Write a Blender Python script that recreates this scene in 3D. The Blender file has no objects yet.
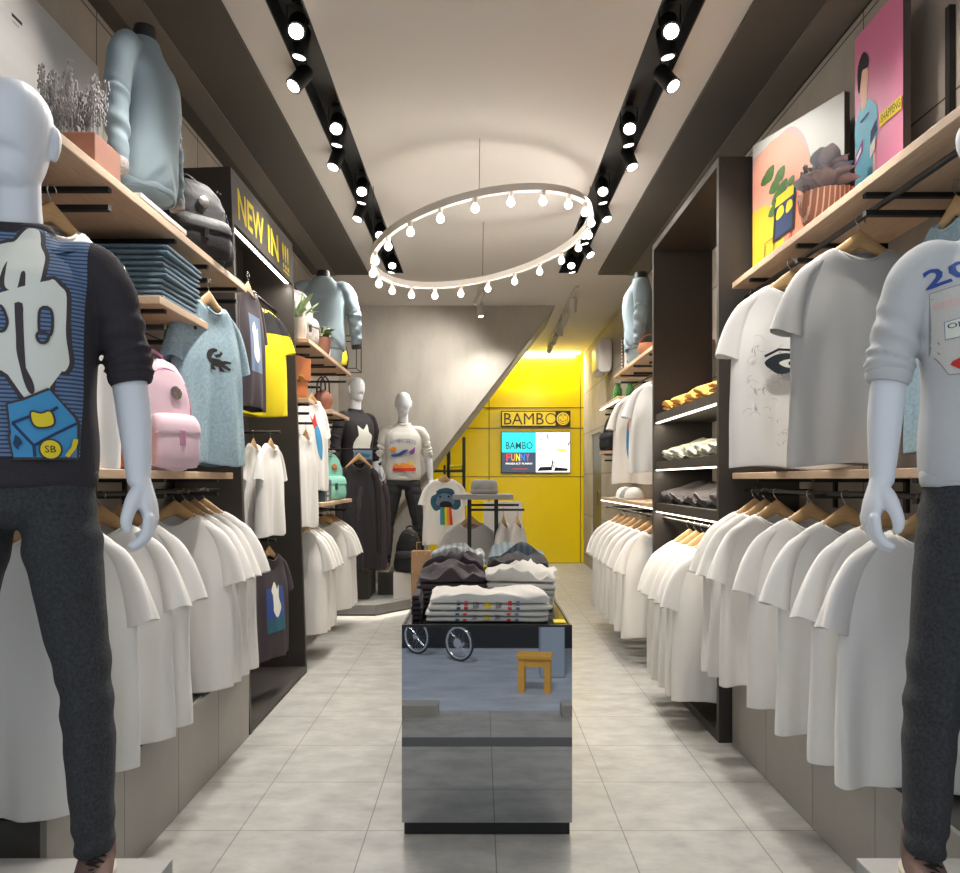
SPOT_GAIN, NEAR_GAIN, BULB_GAIN, WORLD_GAIN, EXPOSURE = 1.15, .85, .55, .8, 0.04
import bpy, bmesh, math, random
import numpy as np
from mathutils import Vector, Matrix, Euler, noise
from mathutils.bvhtree import BVHTree
random.seed(7)
SC = bpy.context.scene
COL = SC.collection
PI = math.pi
R = math.radians
H = 1.3            # camera height
F = 793.0          # focal length in pixels for a 960 px wide frame


def lin(c):
    c = c / 255.0
    return c / 12.92 if c <= 0.04045 else ((c + 0.055) / 1.055) ** 2.4


def rgb(t):
    return (lin(t[0]), lin(t[1]), lin(t[2]), 1)


def mat(name, col, rough=0.6, metal=0.0, bump=0.0, bscale=150.0, var=0.0, vscale=6.0, emit=0.0,
        coat=0.0, stretch=(1, 1, 1), sheen=0.0, spec=0.5, trans=0.0):
    m = bpy.data.materials.new(name)
    m.use_nodes = True
    nt = m.node_tree
    N, L = nt.nodes, nt.links
    b = N['Principled BSDF']
    b.inputs['Base Color'].default_value = rgb(col)
    b.inputs['Roughness'].default_value = rough
    b.inputs['Metallic'].default_value = metal
    b.inputs['Specular IOR Level'].default_value = spec
    if coat:
        b.inputs['Coat Weight'].default_value = coat
        b.inputs['Coat Roughness'].default_value = 0.05
    if sheen:
        b.inputs['Sheen Weight'].default_value = sheen
    if trans:
        b.inputs['Transmission Weight'].default_value = trans
    if emit:
        b.inputs['Emission Color'].default_value = rgb(col)
        b.inputs['Emission Strength'].default_value = emit
    if bump or var:
        tc = N.new('ShaderNodeTexCoord')
        mp = N.new('ShaderNodeMapping')
        mp.inputs['Scale'].default_value = stretch
        L.new(tc.outputs['Object'], mp.inputs['Vector'])
    if var:
        n = N.new('ShaderNodeTexNoise')
        n.inputs['Scale'].default_value = vscale
        n.inputs['Detail'].default_value = 6
        n.inputs['Roughness'].default_value = 0.65
        L.new(mp.outputs['Vector'], n.inputs['Vector'])
        r = N.new('ShaderNodeValToRGB')
        c = rgb(col)
        r.color_ramp.elements[0].position = 0.3
        r.color_ramp.elements[1].position = 0.7
        r.color_ramp.elements[0].color = tuple(x * (1 - var) for x in c[:3]) + (1,)
        r.color_ramp.elements[1].color = tuple(min(1, x * (1 + var)) for x in c[:3]) + (1,)
        L.new(n.outputs['Fac'], r.inputs['Fac'])
        L.new(r.outputs['Color'], b.inputs['Base Color'])
    if bump:
        n2 = N.new('ShaderNodeTexNoise')
        n2.inputs['Scale'].default_value = bscale
        n2.inputs['Detail'].default_value = 3
        L.new(mp.outputs['Vector'], n2.inputs['Vector'])
        bp = N.new('ShaderNodeBump')
        bp.inputs['Strength'].default_value = bump
        bp.inputs['Distance'].default_value = 0.004
        L.new(n2.outputs['Fac'], bp.inputs['Height'])
        L.new(bp.outputs['Normal'], b.inputs['Normal'])
    return m


def brick_mat(name, c1, c2, mortar, w, h, ms, order, shift=(0, 0, 0), rough=0.5, var=0.12, vscale=3.0, coat=0.0,
              bump=0.05, stretch=(1, 1, 1)):
    """rectangular panels with thin joints; order picks which object axes run along the panels"""
    m = mat(name, c1, rough=rough, coat=coat)
    nt = m.node_tree
    N, L = nt.nodes, nt.links
    b = N['Principled BSDF']
    tc = N.new('ShaderNodeTexCoord')
    sp = N.new('ShaderNodeSeparateXYZ')
    L.new(tc.outputs['Object'], sp.inputs[0])
    cb = N.new('ShaderNodeCombineXYZ')
    L.new(sp.outputs[order[0]], cb.inputs[0])
    L.new(sp.outputs[order[1]], cb.inputs[1])
    mp = N.new('ShaderNodeMapping')
    mp.inputs['Location'].default_value = shift
    L.new(cb.outputs[0], mp.inputs['Vector'])
    br = N.new('ShaderNodeTexBrick')
    br.offset = 0
    br.squash = 1
    br.inputs['Color1'].default_value = rgb(c1)
    br.inputs['Color2'].default_value = rgb(c2)
    br.inputs['Mortar'].default_value = rgb(mortar)
    br.inputs['Scale'].default_value = 1
    br.inputs['Mortar Size'].default_value = ms
    br.inputs['Mortar Smooth'].default_value = 0.1
    br.inputs['Brick Width'].default_value = w
    br.inputs['Row Height'].default_value = h
    L.new(mp.outputs[0], br.inputs['Vector'])
    mp2 = N.new('ShaderNodeMapping')
    mp2.inputs['Scale'].default_value = stretch
    L.new(tc.outputs['Object'], mp2.inputs['Vector'])
    n = N.new('ShaderNodeTexNoise')
    n.inputs['Scale'].default_value = vscale
    n.inputs['Detail'].default_value = 8
    n.inputs['Roughness'].default_value = 0.62
    L.new(mp2.outputs['Vector'], n.inputs['Vector'])
    r = N.new('ShaderNodeValToRGB')
    r.color_ramp.elements[0].position = 0.32
    r.color_ramp.elements[1].position = 0.68
    lo, hi = 1 - var, 1 + var
    r.color_ramp.elements[0].color = (lo, lo, lo, 1)
    r.color_ramp.elements[1].color = (hi, hi, hi * 0.99, 1)
    L.new(n.outputs['Fac'], r.inputs['Fac'])
    mx = N.new('ShaderNodeMix')
    mx.data_type = 'RGBA'
    mx.blend_type = 'MULTIPLY'
    mx.inputs['Factor'].default_value = 1
    L.new(br.outputs['Color'], mx.inputs['A'])
    L.new(r.outputs['Color'], mx.inputs['B'])
    L.new(mx.outputs['Result'], b.inputs['Base Color'])
    if bump:
        bp = N.new('ShaderNodeBump')
        bp.inputs['Strength'].default_value = bump
        bp.inputs['Distance'].default_value = 0.01
        L.new(n.outputs['Fac'], bp.inputs['Height'])
        L.new(bp.outputs['Normal'], b.inputs['Normal'])
    return m


def stripe_mat(name, c1, c2, axis, period, duty=0.5, rough=0.8, shift=0.0):
    m = mat(name, c1, rough=rough)
    nt = m.node_tree
    N, L = nt.nodes, nt.links
    b = N['Principled BSDF']
    tc = N.new('ShaderNodeTexCoord')
    sp = N.new('ShaderNodeSeparateXYZ')
    L.new(tc.outputs['Object'], sp.inputs[0])
    a = N.new('ShaderNodeMath')
    a.operation = 'MULTIPLY_ADD'
    a.inputs[1].default_value = 1 / period
    a.inputs[2].default_value = 100 + shift
    L.new(sp.outputs[axis], a.inputs[0])
    fr = N.new('ShaderNodeMath')
    fr.operation = 'FRACT'
    L.new(a.outputs[0], fr.inputs[0])
    gt = N.new('ShaderNodeMath')
    gt.operation = 'GREATER_THAN'
    gt.inputs[1].default_value = duty
    L.new(fr.outputs[0], gt.inputs[0])
    mx = N.new('ShaderNodeMix')
    mx.data_type = 'RGBA'
    mx.inputs['A'].default_value = rgb(c1)
    mx.inputs['B'].default_value = rgb(c2)
    L.new(gt.outputs[0], mx.inputs['Factor'])
    L.new(mx.outputs['Result'], b.inputs['Base Color'])
    return m


# ------------------------------------------------------------------ tagging
def tag(o, label=None, cat=None, group=None, kind=None):
    if label:
        o['label'] = label
    if cat:
        o['category'] = cat
    if group:
        o['group'] = group
    if kind:
        o['kind'] = kind
    return o


def thing(name, label, cat, loc=(0, 0, 0), rot=0.0, group=None):
    o = bpy.data.objects.new(name, None)
    o.empty_display_size = 0.1
    COL.objects.link(o)
    o.location = loc
    o.rotation_euler = rot if isinstance(rot, (tuple, list)) else (0, 0, rot)
    return tag(o, label, cat, group)


def children(o, pool=None):
    return [c for c in bpy.data.objects if c.parent == o]


def copy_tree(o, kids, label=None, loc=None, rot=None, group=None, scale=None):
    """kids: list of (child, [grandchildren]) recorded once"""
    r = o.copy()
    COL.objects.link(r)
    if label:
        r['label'] = label
    if group:
        r['group'] = group
    if loc is not None:
        r.location = loc
    if rot is not None:
        r.rotation_euler = (0, 0, rot)
    if scale is not None:
        r.scale = scale
    out = []
    for c, gs in kids:
        d = c.copy()
        COL.objects.link(d)
        d.parent = r
        gg = []
        for g in gs:
            e = g.copy()
            COL.objects.link(e)
            e.parent = d
            gg.append(e)
        out.append((d, gg))
    return r, out


def kids_of(o):
    al = list(bpy.data.objects)
    return [(c, [g for g in al if g.parent == c]) for c in al if c.parent == o]


# ------------------------------------------------------------------ mesh collector
class MB:
    def __init__(s):
        s.v, s.f, s.m = [], [], []
        s.cur = 0

    def add(s, vs, fs):
        o = len(s.v)
        s.v += [tuple(map(float, p)) for p in vs]
        for f in fs:
            s.f.append([i + o for i in f])
            s.m.append(s.cur)
        return s

    def box(s, x0, x1, y0, y1, z0, z1, M=None):
        vs = [(x, y, z) for z in (z0, z1) for y in (y0, y1) for x in (x0, x1)]
        if M is not None:
            vs = [tuple(M @ Vector(p)) for p in vs]
        return s.add(vs, [(0, 2, 3, 1), (4, 5, 7, 6), (0, 1, 5, 4), (2, 6, 7, 3), (0, 4, 6, 2), (1, 3, 7, 5)])

    def loft(s, rings, cap=True, closed=False):
        n = len(rings[0])
        vs = [p for r in rings for p in r]
        fs = []
        k = len(rings)
        for i in range(k if closed else k - 1):
            a, b = i * n, ((i + 1) % k) * n
            for j in range(n):
                j2 = (j + 1) % n
                fs.append((a + j, a + j2, b + j2, b + j))
        if cap and not closed:
            fs.append(tuple(range(n - 1, -1, -1)))
            fs.append(tuple(range((k - 1) * n, k * n)))
        return s.add(vs, fs)

    def tube(s, pts, r, n=8, closed=False, cap=True):
        pts = [Vector(p) for p in pts]
        k = len(pts)
        rs = r if isinstance(r, (list, tuple)) else [r] * k
        rings = []
        side = None
        for i, p in enumerate(pts):
            if closed:
                t = pts[(i + 1) % k] - pts[i - 1]
            else:
                t = pts[min(i + 1, k - 1)] - pts[max(i - 1, 0)]
            t.normalize()
            if side is None:
                ref = Vector((0, 0, 1)) if abs(t.z) < 0.9 else Vector((1, 0, 0))
                side = t.cross(ref).normalized()
            else:
                side = (side - t * side.dot(t)).normalized()
            up = t.cross(side)
            rings.append([p + (side * math.cos(a) + up * math.sin(a)) * rs[i] for a in
                          [2 * PI * j / n for j in range(n)]])
        return s.loft(rings, cap=cap, closed=closed)

    def lathe(s, prof, c=(0, 0, 0), n=24, cap=True):
        rings = [[(c[0] + r * math.cos(2 * PI * j / n), c[1] + r * math.sin(2 * PI * j / n), c[2] + z) for j in
                  range(n)] for r, z in prof]
        return s.loft(rings, cap=cap)

    def prism(s, poly, o, u, v, w, d):
        """poly in 2d on frame o + a*u + b*v, extruded d along w"""
        o, u, v, w = Vector(o), Vector(u), Vector(v), Vector(w)
        a = [o + u * p[0] + v * p[1] for p in poly]
        b = [q + w * d for q in a]
        n = len(poly)
        fs = [tuple(range(n)), tuple(range(2 * n - 1, n - 1, -1))]
        fs += [(i, i + n, (i + 1) % n + n, (i + 1) % n) for i in range(n)]
        return s.add(a + b, fs)

    def mesh(s, name, fix=True):
        me = bpy.data.meshes.new(name)
        me.from_pydata(s.v, [], s.f)
        me.update()
        me.polygons.foreach_set('material_index', s.m)
        if fix:
            bm = bmesh.new()
            bm.from_mesh(me)
            bmesh.ops.recalc_face_normals(bm, faces=bm.faces)
            bm.to_mesh(me)
            bm.free()
        return me

    def build(s, name, m, parent=None, smooth=30, bevel=0.0, fix=True, loc=None):
        return link(name, s.mesh(name, fix), m, parent, smooth, bevel, loc)


def link(name, me, m, parent=None, smooth=30, bevel=0.0, loc=None):
    o = bpy.data.objects.new(name, me)
    COL.objects.link(o)
    if not me.materials:
        for x in (m if isinstance(m, (list, tuple)) else [m]):
            me.materials.append(x)
    if smooth:
        me.polygons.foreach_set('use_smooth', [True] * len(me.polygons))
        if smooth < 180:
            me.set_sharp_from_angle(angle=R(smooth))
    if parent is not None:
        o.parent = parent
    if loc is not None:
        o.location = loc
    if bevel:
        md = o.modifiers.new('bevel', 'BEVEL')
        md.width = bevel
        md.segments = 2
        md.limit_method = 'ANGLE'
    return o


def struct(name, mb, m, **k):
    o = mb.build(name, m, **k)
    o['kind'] = 'structure'
    return o


def B(*a):
    return MB().box(*a)


# ------------------------------------------------------------------ organic shapes
def crom(pts, n):
    """Catmull-Rom through rows of numbers, n samples per span"""
    P = np.array(pts, float)
    P = np.vstack([2 * P[0] - P[1], P, 2 * P[-1] - P[-2]])
    out = []
    for i in range(1, len(P) - 2):
        p0, p1, p2, p3 = P[i - 1], P[i], P[i + 1], P[i + 2]
        for t in np.linspace(0, 1, n, endpoint=False):
            out.append(0.5 * (2 * p1 + (p2 - p0) * t + (2 * p0 - 5 * p1 + 4 * p2 - p3) * t * t + (
                    3 * p1 - p0 - 3 * p2 + p3) * t ** 3))
    out.append(P[-2])
    return np.array(out)


def limb(mb, rows, n=20, span=6, side=(1, 0, 0), cap=0.5, power=2.0, mod=None):
    """rows of (x,y,z,ra,rb): a smooth closed tapered limb; ra lies along the side axis"""
    C = crom(rows, span) if span > 1 else np.array(rows, float)
    k = len(C)
    rings = []
    sd = Vector(side)
    T = []
    for i in range(k):
        t = Vector(C[min(i + 1, k - 1)][:3] - C[max(i - 1, 0)][:3])
        T.append(t.normalized())

    def ring(c, t, ra, rb, f, i):
        nonlocal sd
        sd = (sd - t * sd.dot(t)).normalized()
        up = t.cross(sd)
        out = []
        for j in range(n):
            a = 2 * PI * j / n
            ca, sa = math.cos(a), math.sin(a)
            x = math.copysign(abs(ca) ** (2 / power), ca)
            y = math.copysign(abs(sa) ** (2 / power), sa)
            q = mod(i / (k - 1), a) if mod else 1.0
            out.append(Vector(c) + (sd * x * ra + up * y * rb) * f * q)
        return out
    for e in (0.25, 0.6, 0.87) if cap else ():
        h = math.sqrt(1 - e * e)
        c = Vector(C[0][:3]) - T[0] * h * cap * min(C[0][3], C[0][4])
        rings.append(ring(c, T[0], C[0][3], C[0][4], e, 0))
    for i in range(k):
        rings.append(ring(C[i][:3], T[i], C[i][3], C[i][4], 1, i))
    for e in (0.87, 0.6, 0.25) if cap else ():
        h = math.sqrt(1 - e * e)
        c = Vector(C[-1][:3]) + T[-1] * h * cap * min(C[-1][3], C[-1][4])
        rings.append(ring(c, T[-1], C[-1][3], C[-1][4], e, k - 1))
    mb.loft(rings)
    return mb


def remesh(mb, voxel, smooth_it=4, name='shape'):
    me = mb.mesh(name)
    o = bpy.data.objects.new('tmp', me)
    COL.objects.link(o)
    md = o.modifiers.new('r', 'REMESH')
    md.mode = 'VOXEL'
    md.voxel_size = voxel
    if smooth_it:
        ms = o.modifiers.new('s', 'SMOOTH')
        ms.factor = 0.5
        ms.iterations = smooth_it
    dg = bpy.context.evaluated_depsgraph_get()
    out = bpy.data.meshes.new_from_object(o.evaluated_get(dg))
    out.name = name
    bpy.data.objects.remove(o)
    bpy.data.meshes.remove(me)
    return out


def get_co(me):
    a = np.empty(len(me.vertices) * 3)
    me.vertices.foreach_get('co', a)
    return a.reshape(-1, 3)


def displace(me, fn):
    co = get_co(me)
    no = np.empty(len(me.vertices) * 3)
    me.vertex_normals.foreach_get('vector', no)
    no = no.reshape(-1, 3)
    co = co + no * fn(co)[:, None]
    me.vertices.foreach_set('co', co.ravel())
    me.update()


def bvh_of(me):
    return BVHTree.FromPolygons([v.co for v in me.vertices], [list(p.vertices) for p in me.polygons])


def smooth_poly(pts, n=5):
    P = list(pts)
    C = crom([P[-1]] + P + [P[0], P[1]], n)
    return [tuple(p) for p in C[n:-n - 1]][:len(P) * n]


def outset(poly, d):
    n = len(poly)
    A = sum(poly[i][0] * poly[(i + 1) % n][1] - poly[(i + 1) % n][0] * poly[i][1] for i in range(n))
    sg = 1 if A > 0 else -1
    out = []
    for i in range(n):
        a, b = poly[i - 1], poly[(i + 1) % n]
        tx, ty = b[0] - a[0], b[1] - a[1]
        l = math.hypot(tx, ty) or 1
        out.append((poly[i][0] + sg * d * ty / l, poly[i][1] - sg * d * tx / l))
    return out


def circle(cx, cy, r, n=20, ry=None):
    ry = r if ry is None else ry
    return [(cx + r * math.cos(2 * PI * i / n), cy + ry * math.sin(2 * PI * i / n)) for i in range(n)]


def line(pts, w):
    """open polyline to a thick outline polygon"""
    n = len(pts)
    l, r = [], []
    for i in range(n):
        a, b = pts[max(i - 1, 0)], pts[min(i + 1, n - 1)]
        tx, ty = b[0] - a[0], b[1] - a[1]
        d = math.hypot(tx, ty) or 1
        ox, oy = -ty / d * w / 2, tx / d * w / 2
        l.append((pts[i][0] + ox, pts[i][1] + oy))
        r.append((pts[i][0] - ox, pts[i][1] - oy))
    return l + r[::-1]


def text_geo(s, w, h, res=2, bold=0.0):
    """text outlines filled and stretched to w x h, lower left at 0,0 -> (verts2d, faces)"""
    cu = bpy.data.curves.new('txt', 'FONT')
    cu.body = s
    cu.resolution_u = res
    cu.offset = bold
    o = bpy.data.objects.new('txt', cu)
    COL.objects.link(o)
    dg = bpy.context.evaluated_depsgraph_get()
    me = bpy.data.meshes.new_from_object(o.evaluated_get(dg))
    bpy.data.objects.remove(o)
    co = get_co(me)[:, :2]
    lo, hi = co.min(0), co.max(0)
    co = (co - lo) / (hi - lo) * np.array([w, h])
    fs = [list(p.vertices) for p in me.polygons]
    bpy.data.meshes.remove(me)
    return [tuple(c) for c in co], fs


def geo2d(shape):
    """polygon or (verts, faces) -> verts, faces"""
    if isinstance(shape, tuple) and len(shape) == 2 and isinstance(shape[1], list):
        return shape
    return list(shape), [list(range(len(shape)))]


def moved(g, dx=0, dy=0, rot=0.0, sc=1.0):
    v, f = geo2d(g)
    c, s = math.cos(rot) * sc, math.sin(rot) * sc
    return [(x * c - y * s + dx, x * s + y * c + dy) for x, y in v], f


def print_on(name, layers, parent, me=None, plane=None, edge=0.02, base=0.0014, step=0.0007):
    """layers: list of (shape, material). Projected on the front (-y) of mesh me, or on plane=(o,u,v,n)"""
    mats, mb_v, mb_f, mb_m = [], [], [], []
    bv = bvh_of(me) if me is not None else None
    for li, (shape, m) in enumerate(layers):
        v, f = geo2d(shape)
        bm = bmesh.new()
        vs = [bm.verts.new((p[0], 0, p[1])) for p in v]
        for q in f:
            try:
                bm.faces.new([vs[i] for i in q])
            except ValueError:
                pass
        bmesh.ops.triangulate(bm, faces=bm.faces[:])
        if bv is not None:
            for _ in range(7):
                lg = [e for e in bm.edges if e.calc_length() > edge]
                if not lg:
                    break
                bmesh.ops.subdivide_edges(bm, edges=lg, cuts=1)
                bmesh.ops.triangulate(bm, faces=[q for q in bm.faces if len(q.verts) > 3])
        if m not in mats:
            mats.append(m)
        off = base + step * li
        o = len(mb_v)
        bm.verts.index_update()
        for w in bm.verts:
            if bv is not None:
                hit, nrm, _, _ = bv.ray_cast(Vector((w.co.x, -1.5, w.co.z)), Vector((0, 1, 0)))
                if hit is not None:
                    mb_v.append((w.co.x, hit.y - off, w.co.z))
                else:
                    q_, nq, _, _ = bv.find_nearest(Vector((w.co.x, -.12, w.co.z)))
                    if nq.y > 0:
                        nq = -nq
                    mb_v.append(tuple(q_ + nq * off))
            else:
                po, pu, pv, pn = plane
                mb_v.append(tuple(Vector(po) + Vector(pu) * w.co.x + Vector(pv) * w.co.z + Vector(pn) * off))
        for q in bm.faces:
            mb_f.append([x.index + o for x in q.verts])
            mb_m.append(mats.index(m))
        bm.free()
    pm = bpy.data.meshes.new(name)
    pm.from_pydata(mb_v, [], mb_f)
    pm.polygons.foreach_set('material_index', mb_m)
    pm.update()
    for m in mats:
        pm.materials.append(m)
    ob = bpy.data.objects.new(name, pm)
    COL.objects.link(ob)
    ob.parent = parent
    return ob


ORD = ['first', 'second', 'third', 'fourth', 'fifth', 'sixth', 'seventh', 'eighth', 'ninth', 'tenth', 'eleventh',
       'twelfth']
# ------------------------------------------------------------------ materials
WHITE_COTTON = mat('white_cotton', (236, 233, 228), 0.85, bump=0.12, bscale=420, sheen=0.1)
GREY_COTTON = mat('light_grey_cotton', (188, 185, 181), 0.85, bump=0.12, bscale=420)
BLUE_MELANGE = mat('pale_blue_melange', (156, 182, 194), 0.85, bump=0.15, bscale=420, var=0.22, vscale=70)
BLACK_COTTON = mat('black_cotton', (42, 38, 41), 0.85, bump=0.15, bscale=400)
PLUM_COTTON = mat('dark_plum_cotton', (62, 52, 58), 0.85, bump=0.15, bscale=400)
YELLOW_COTTON = mat('yellow_cotton', (242, 218, 20), 0.8, bump=0.12, bscale=400)
DARK_KNIT = mat('dark_knit', (48, 43, 47), 0.9, bump=0.35, bscale=330, var=0.12, vscale=160)
GREY_KNIT = mat('grey_knit', (196, 196, 196), 0.9, bump=0.25, bscale=330)
WHITE_KNIT = mat('white_knit', (214, 210, 203), 0.9, bump=0.2, bscale=330)
STEEL_BLUE_KNIT = mat('steel_blue_knit', (124, 139, 146), 0.85, bump=0.2, bscale=330)
TWEED = mat('grey_tweed', (52, 53, 55), 0.95, bump=0.6, bscale=240, var=0.5, vscale=130)
DENIM = mat('denim', (112, 134, 148), 0.9, bump=0.25, bscale=300, var=0.15, vscale=90)
LIGHT_DENIM = mat('light_denim', (165, 182, 192), 0.9, bump=0.25, bscale=300, var=0.15, vscale=90)
MANNEQUIN = mat('mannequin_white', (222, 224, 228), 0.38)
SHOE_LEATHER = mat('brown_suede', (104, 80, 72), 0.8, bump=0.2, bscale=200)
LACE = mat('black_lace', (22, 18, 18), 0.8)
SOLE = mat('pale_sole', (190, 180, 165), 0.7)
WOOD = mat('pale_oak', (206, 176, 146), 0.5, var=0.13, vscale=9, stretch=(8, 0.8, 8), bump=0.04, bscale=60)
HANGER_WOOD = mat('hanger_beech', (198, 160, 112), 0.42, var=0.1, vscale=20, stretch=(1, 6, 6))
STEEL = mat('steel_wire', (190, 190, 190), 0.25, metal=1)
BLACK_METAL = mat('black_metal', (26, 25, 25), 0.5)
DARK_PANEL = mat('dark_brown_panel', (54, 49, 45), 0.5, bump=0.05, bscale=300, var=0.08, vscale=300)
CEIL_WHITE = mat('white_ceiling_paint', (213, 208, 203), 0.8, bump=0.03, bscale=90)
CEIL_DARK = mat('dark_ceiling_paint', (74, 69, 64), 0.7, bump=0.05, bscale=200, var=0.06, vscale=200)
CEIL_MID = mat('taupe_ceiling_paint', (108, 101, 93), 0.7, bump=0.05, bscale=200)
CABINET = mat('grey_laminate', (146, 141, 134), 0.38, var=0.05, vscale=4)
CABINET_DARK = mat('dark_laminate', (74, 72, 69), 0.45)
CONCRETE = mat('concrete', (168, 162, 152), 0.75, var=0.16, vscale=1.6, stretch=(1.6, 1, 0.6), bump=0.15, bscale=25)
CONCRETE_EDGE = mat('concrete_edge', (182, 178, 171), 0.8, bump=0.1, bscale=40)
PLINTH = mat('grey_plinth', (158, 156, 152), 0.6, var=0.05, vscale=5)
PLINTH_DARK = mat('dark_plinth', (78, 75, 71), 0.6, var=0.06, vscale=6)
PLASTER = mat('grey_plaster', (150, 146, 140), 0.8, var=0.06, vscale=3)
FLOOR = brick_mat('floor_tile', (160, 158, 153), (157, 155, 150), (106, 103, 99), 0.473, 0.473, 0.0022, (0, 1),
                  shift=(-0.055 + 0.473 * 20, -2.94 + 0.473 * 20, 0), rough=0.42, var=0.2, vscale=6.0, bump=0.03,
                  stretch=(1, 1.5, 1))
WALL_PANEL = brick_mat('concrete_panel', (170, 160, 148), (160, 151, 140), (74, 68, 62), 1.2, 0.62, 0.004, (1, 2),
                       shift=(0.25 + 12, -0.15 + 6.2, 0), rough=0.75, var=0.16, vscale=1.8, bump=0.06)
YELLOW = brick_mat('yellow_glass_panel', (245, 214, 8), (243, 211, 8), (120, 100, 10), 1.43, 5.0, 0.008, (0, 2),
                   shift=(-0.142 + 14.3, 5, 0), rough=0.22, var=0.03, vscale=1, coat=0.2, bump=0.0)
MIRROR = mat('mirror_panel', (168, 170, 173), 0.015, metal=1)
BLACK_GLASS = mat('black_glass', (22, 21, 22), 0.08)
TERRACOTTA = mat('terracotta', (150, 104, 86), 0.8, var=0.06, vscale=12)
POT_WHITE = mat('white_ceramic', (225, 216, 206), 0.35)
LEAF = mat('green_leaf', (70, 104, 48), 0.5, var=0.25, vscale=20)
LEAF_PALE = mat('pale_green_leaf', (138, 160, 118), 0.5, var=0.2, vscale=20)
LEAF_GREY = mat('grey_leaf', (186, 187, 190), 0.6, var=0.15, vscale=20)
LAVENDER = mat('dried_lavender', (150, 146, 145), 0.8, var=0.3, vscale=60)
FLOWER = mat('white_flower', (226, 222, 206), 0.6)
SOIL = mat('soil', (52, 42, 36), 0.95)
PINK = mat('pink_canvas', (236, 204, 214), 0.7, bump=0.15, bscale=200)
PINK_DARK = mat('rose_webbing', (205, 148, 172), 0.7)
MINT = mat('mint_canvas', (142, 206, 186), 0.7, bump=0.15, bscale=200)
MINT_DARK = mat('teal_canvas', (36, 84, 82), 0.7)
BLACK_CANVAS = mat('black_leatherette', (40, 39, 40), 0.6, bump=0.5, bscale=60, spec=.35)
BLACK_WEB = mat('black_webbing', (24, 23, 24), 0.6)
GREY_CANVAS = mat('charcoal_canvas', (84, 84, 84), 0.5, bump=0.3, bscale=90)
PALE_PRINT_CANVAS = mat('patterned_canvas', (150, 142, 138), 0.7, var=0.5, vscale=40)
GOLD = mat('brass', (212, 170, 90), 0.3, metal=1)
TAN = mat('tan_leather', (186, 112, 66), 0.45, bump=0.08, bscale=90)
ROSEWOOD = mat('rose_brown_leather', (150, 98, 80), 0.45)
FELT = mat('grey_felt', (156, 155, 153), 0.9, bump=0.2, bscale=250)
CARD_WHITE = mat('white_card', (222, 219, 214), 0.6)
CARD_BLUE = mat('slate_blue_card', (96, 116, 126), 0.7)
GLOSS_WHITE = mat('glossy_white_print', (205, 204, 202), 0.18, var=0.08, vscale=2.2, stretch=(1, 0.35, 2.4), coat=0.4)
INK_BLACK = mat('black_ink', (24, 23, 26), 0.8)
INK_DEEP = mat('deep_slate_ink', (38, 46, 54), 0.8)
INK_NAVY = mat('navy_ink', (40, 56, 92), 0.8)
INK_BLUE = mat('blue_ink', (66, 146, 194), 0.8)
INK_ROYAL = mat('royal_blue_ink', (52, 78, 150), 0.8)
INK_WHITE = mat('cream_ink', (226, 226, 214), 0.8)
INK_YELLOW = mat('yellow_ink', (232, 206, 40), 0.75)
INK_RED = mat('red_ink', (206, 48, 44), 0.75)
INK_ORANGE = mat('orange_ink', (236, 146, 46), 0.75)
INK_GREEN = mat('green_ink', (70, 150, 70), 0.75)
INK_TEAL = mat('teal_ink', (32, 92, 110), 0.75)
INK_PURPLE = mat('purple_ink', (128, 70, 150), 0.75)
INK_GREY = mat('grey_ink', (150, 148, 146), 0.8)
INK_PALE = mat('pale_line_ink', (188, 184, 180), 0.8)
INK_SKY = mat('pale_blue_ink', (176, 198, 216), 0.8)
INK_OUTLINE = mat('dark_outline_ink', (66, 58, 60), 0.8)
INK_STEEL = mat('steel_blue_ink', (104, 122, 150), 0.8)
P_PINK = mat('poster_pink', (214, 116, 154), 0.55)
P_PEACH = mat('poster_peach', (226, 158, 134), 0.55)
P_ROSE = mat('poster_rose', (208, 160, 156), 0.55)
P_PALE = mat('poster_pale', (205, 206, 200), 0.55)
P_YELLOW = mat('poster_yellow', (214, 180, 48), 0.55)
P_CYAN = mat('poster_cyan', (52, 160, 190), 0.55)
P_SKIN = mat('poster_skin', (222, 170, 142), 0.55)
P_JEAN = mat('poster_jean', (140, 160, 200), 0.55)
P_CORAL = mat('poster_coral', (236, 138, 104), 0.55)
CANVAS_SIDE = mat('dark_canvas_side', (86, 74, 68), 0.7)
LED = mat('led_strip', (255, 246, 230), 0.4, emit=14)
LED_DIM = mat('shelf_led_strip', (255, 238, 214), 0.4, emit=5)
COVE = mat('cove_light', (255, 250, 220), 0.4, emit=10)
BULB = mat('glowing_bulb', (255, 247, 236), 0.3, emit=6)
LENS = mat('spot_lens', (255, 248, 238), 0.3, emit=16)
LENS_DIM = mat('spot_lens_edge', (255, 248, 238), 0.3, emit=5)
RING_WHITE = mat('white_lacquer', (228, 222, 214), 0.35)
FIXTURE_WHITE = mat('white_fixture', (196, 190, 182), 0.5)
SCR_CYAN = mat('screen_cyan', (40, 222, 228), 0.3, emit=0.9)
SCR_WHITE = mat('screen_white', (250, 250, 250), 0.3, emit=1.0)
SCR_SLATE = mat('screen_slate', (64, 76, 92), 0.3, emit=0.8)
SCR_BLACK = mat('screen_black', (14, 16, 22), 0.3)
SCR_RED = mat('screen_red', (224, 60, 70), 0.3, emit=0.9)
SCR_ORANGE = mat('screen_orange', (240, 150, 40), 0.3, emit=0.9)
SCR_YELLOW = mat('screen_yellow', (238, 226, 40), 0.3, emit=0.9)
SCR_BLUE = mat('screen_blue', (60, 130, 220), 0.3, emit=0.9)
SCR_PURPLE = mat('screen_purple', (170, 90, 190), 0.3, emit=0.9)
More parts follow.
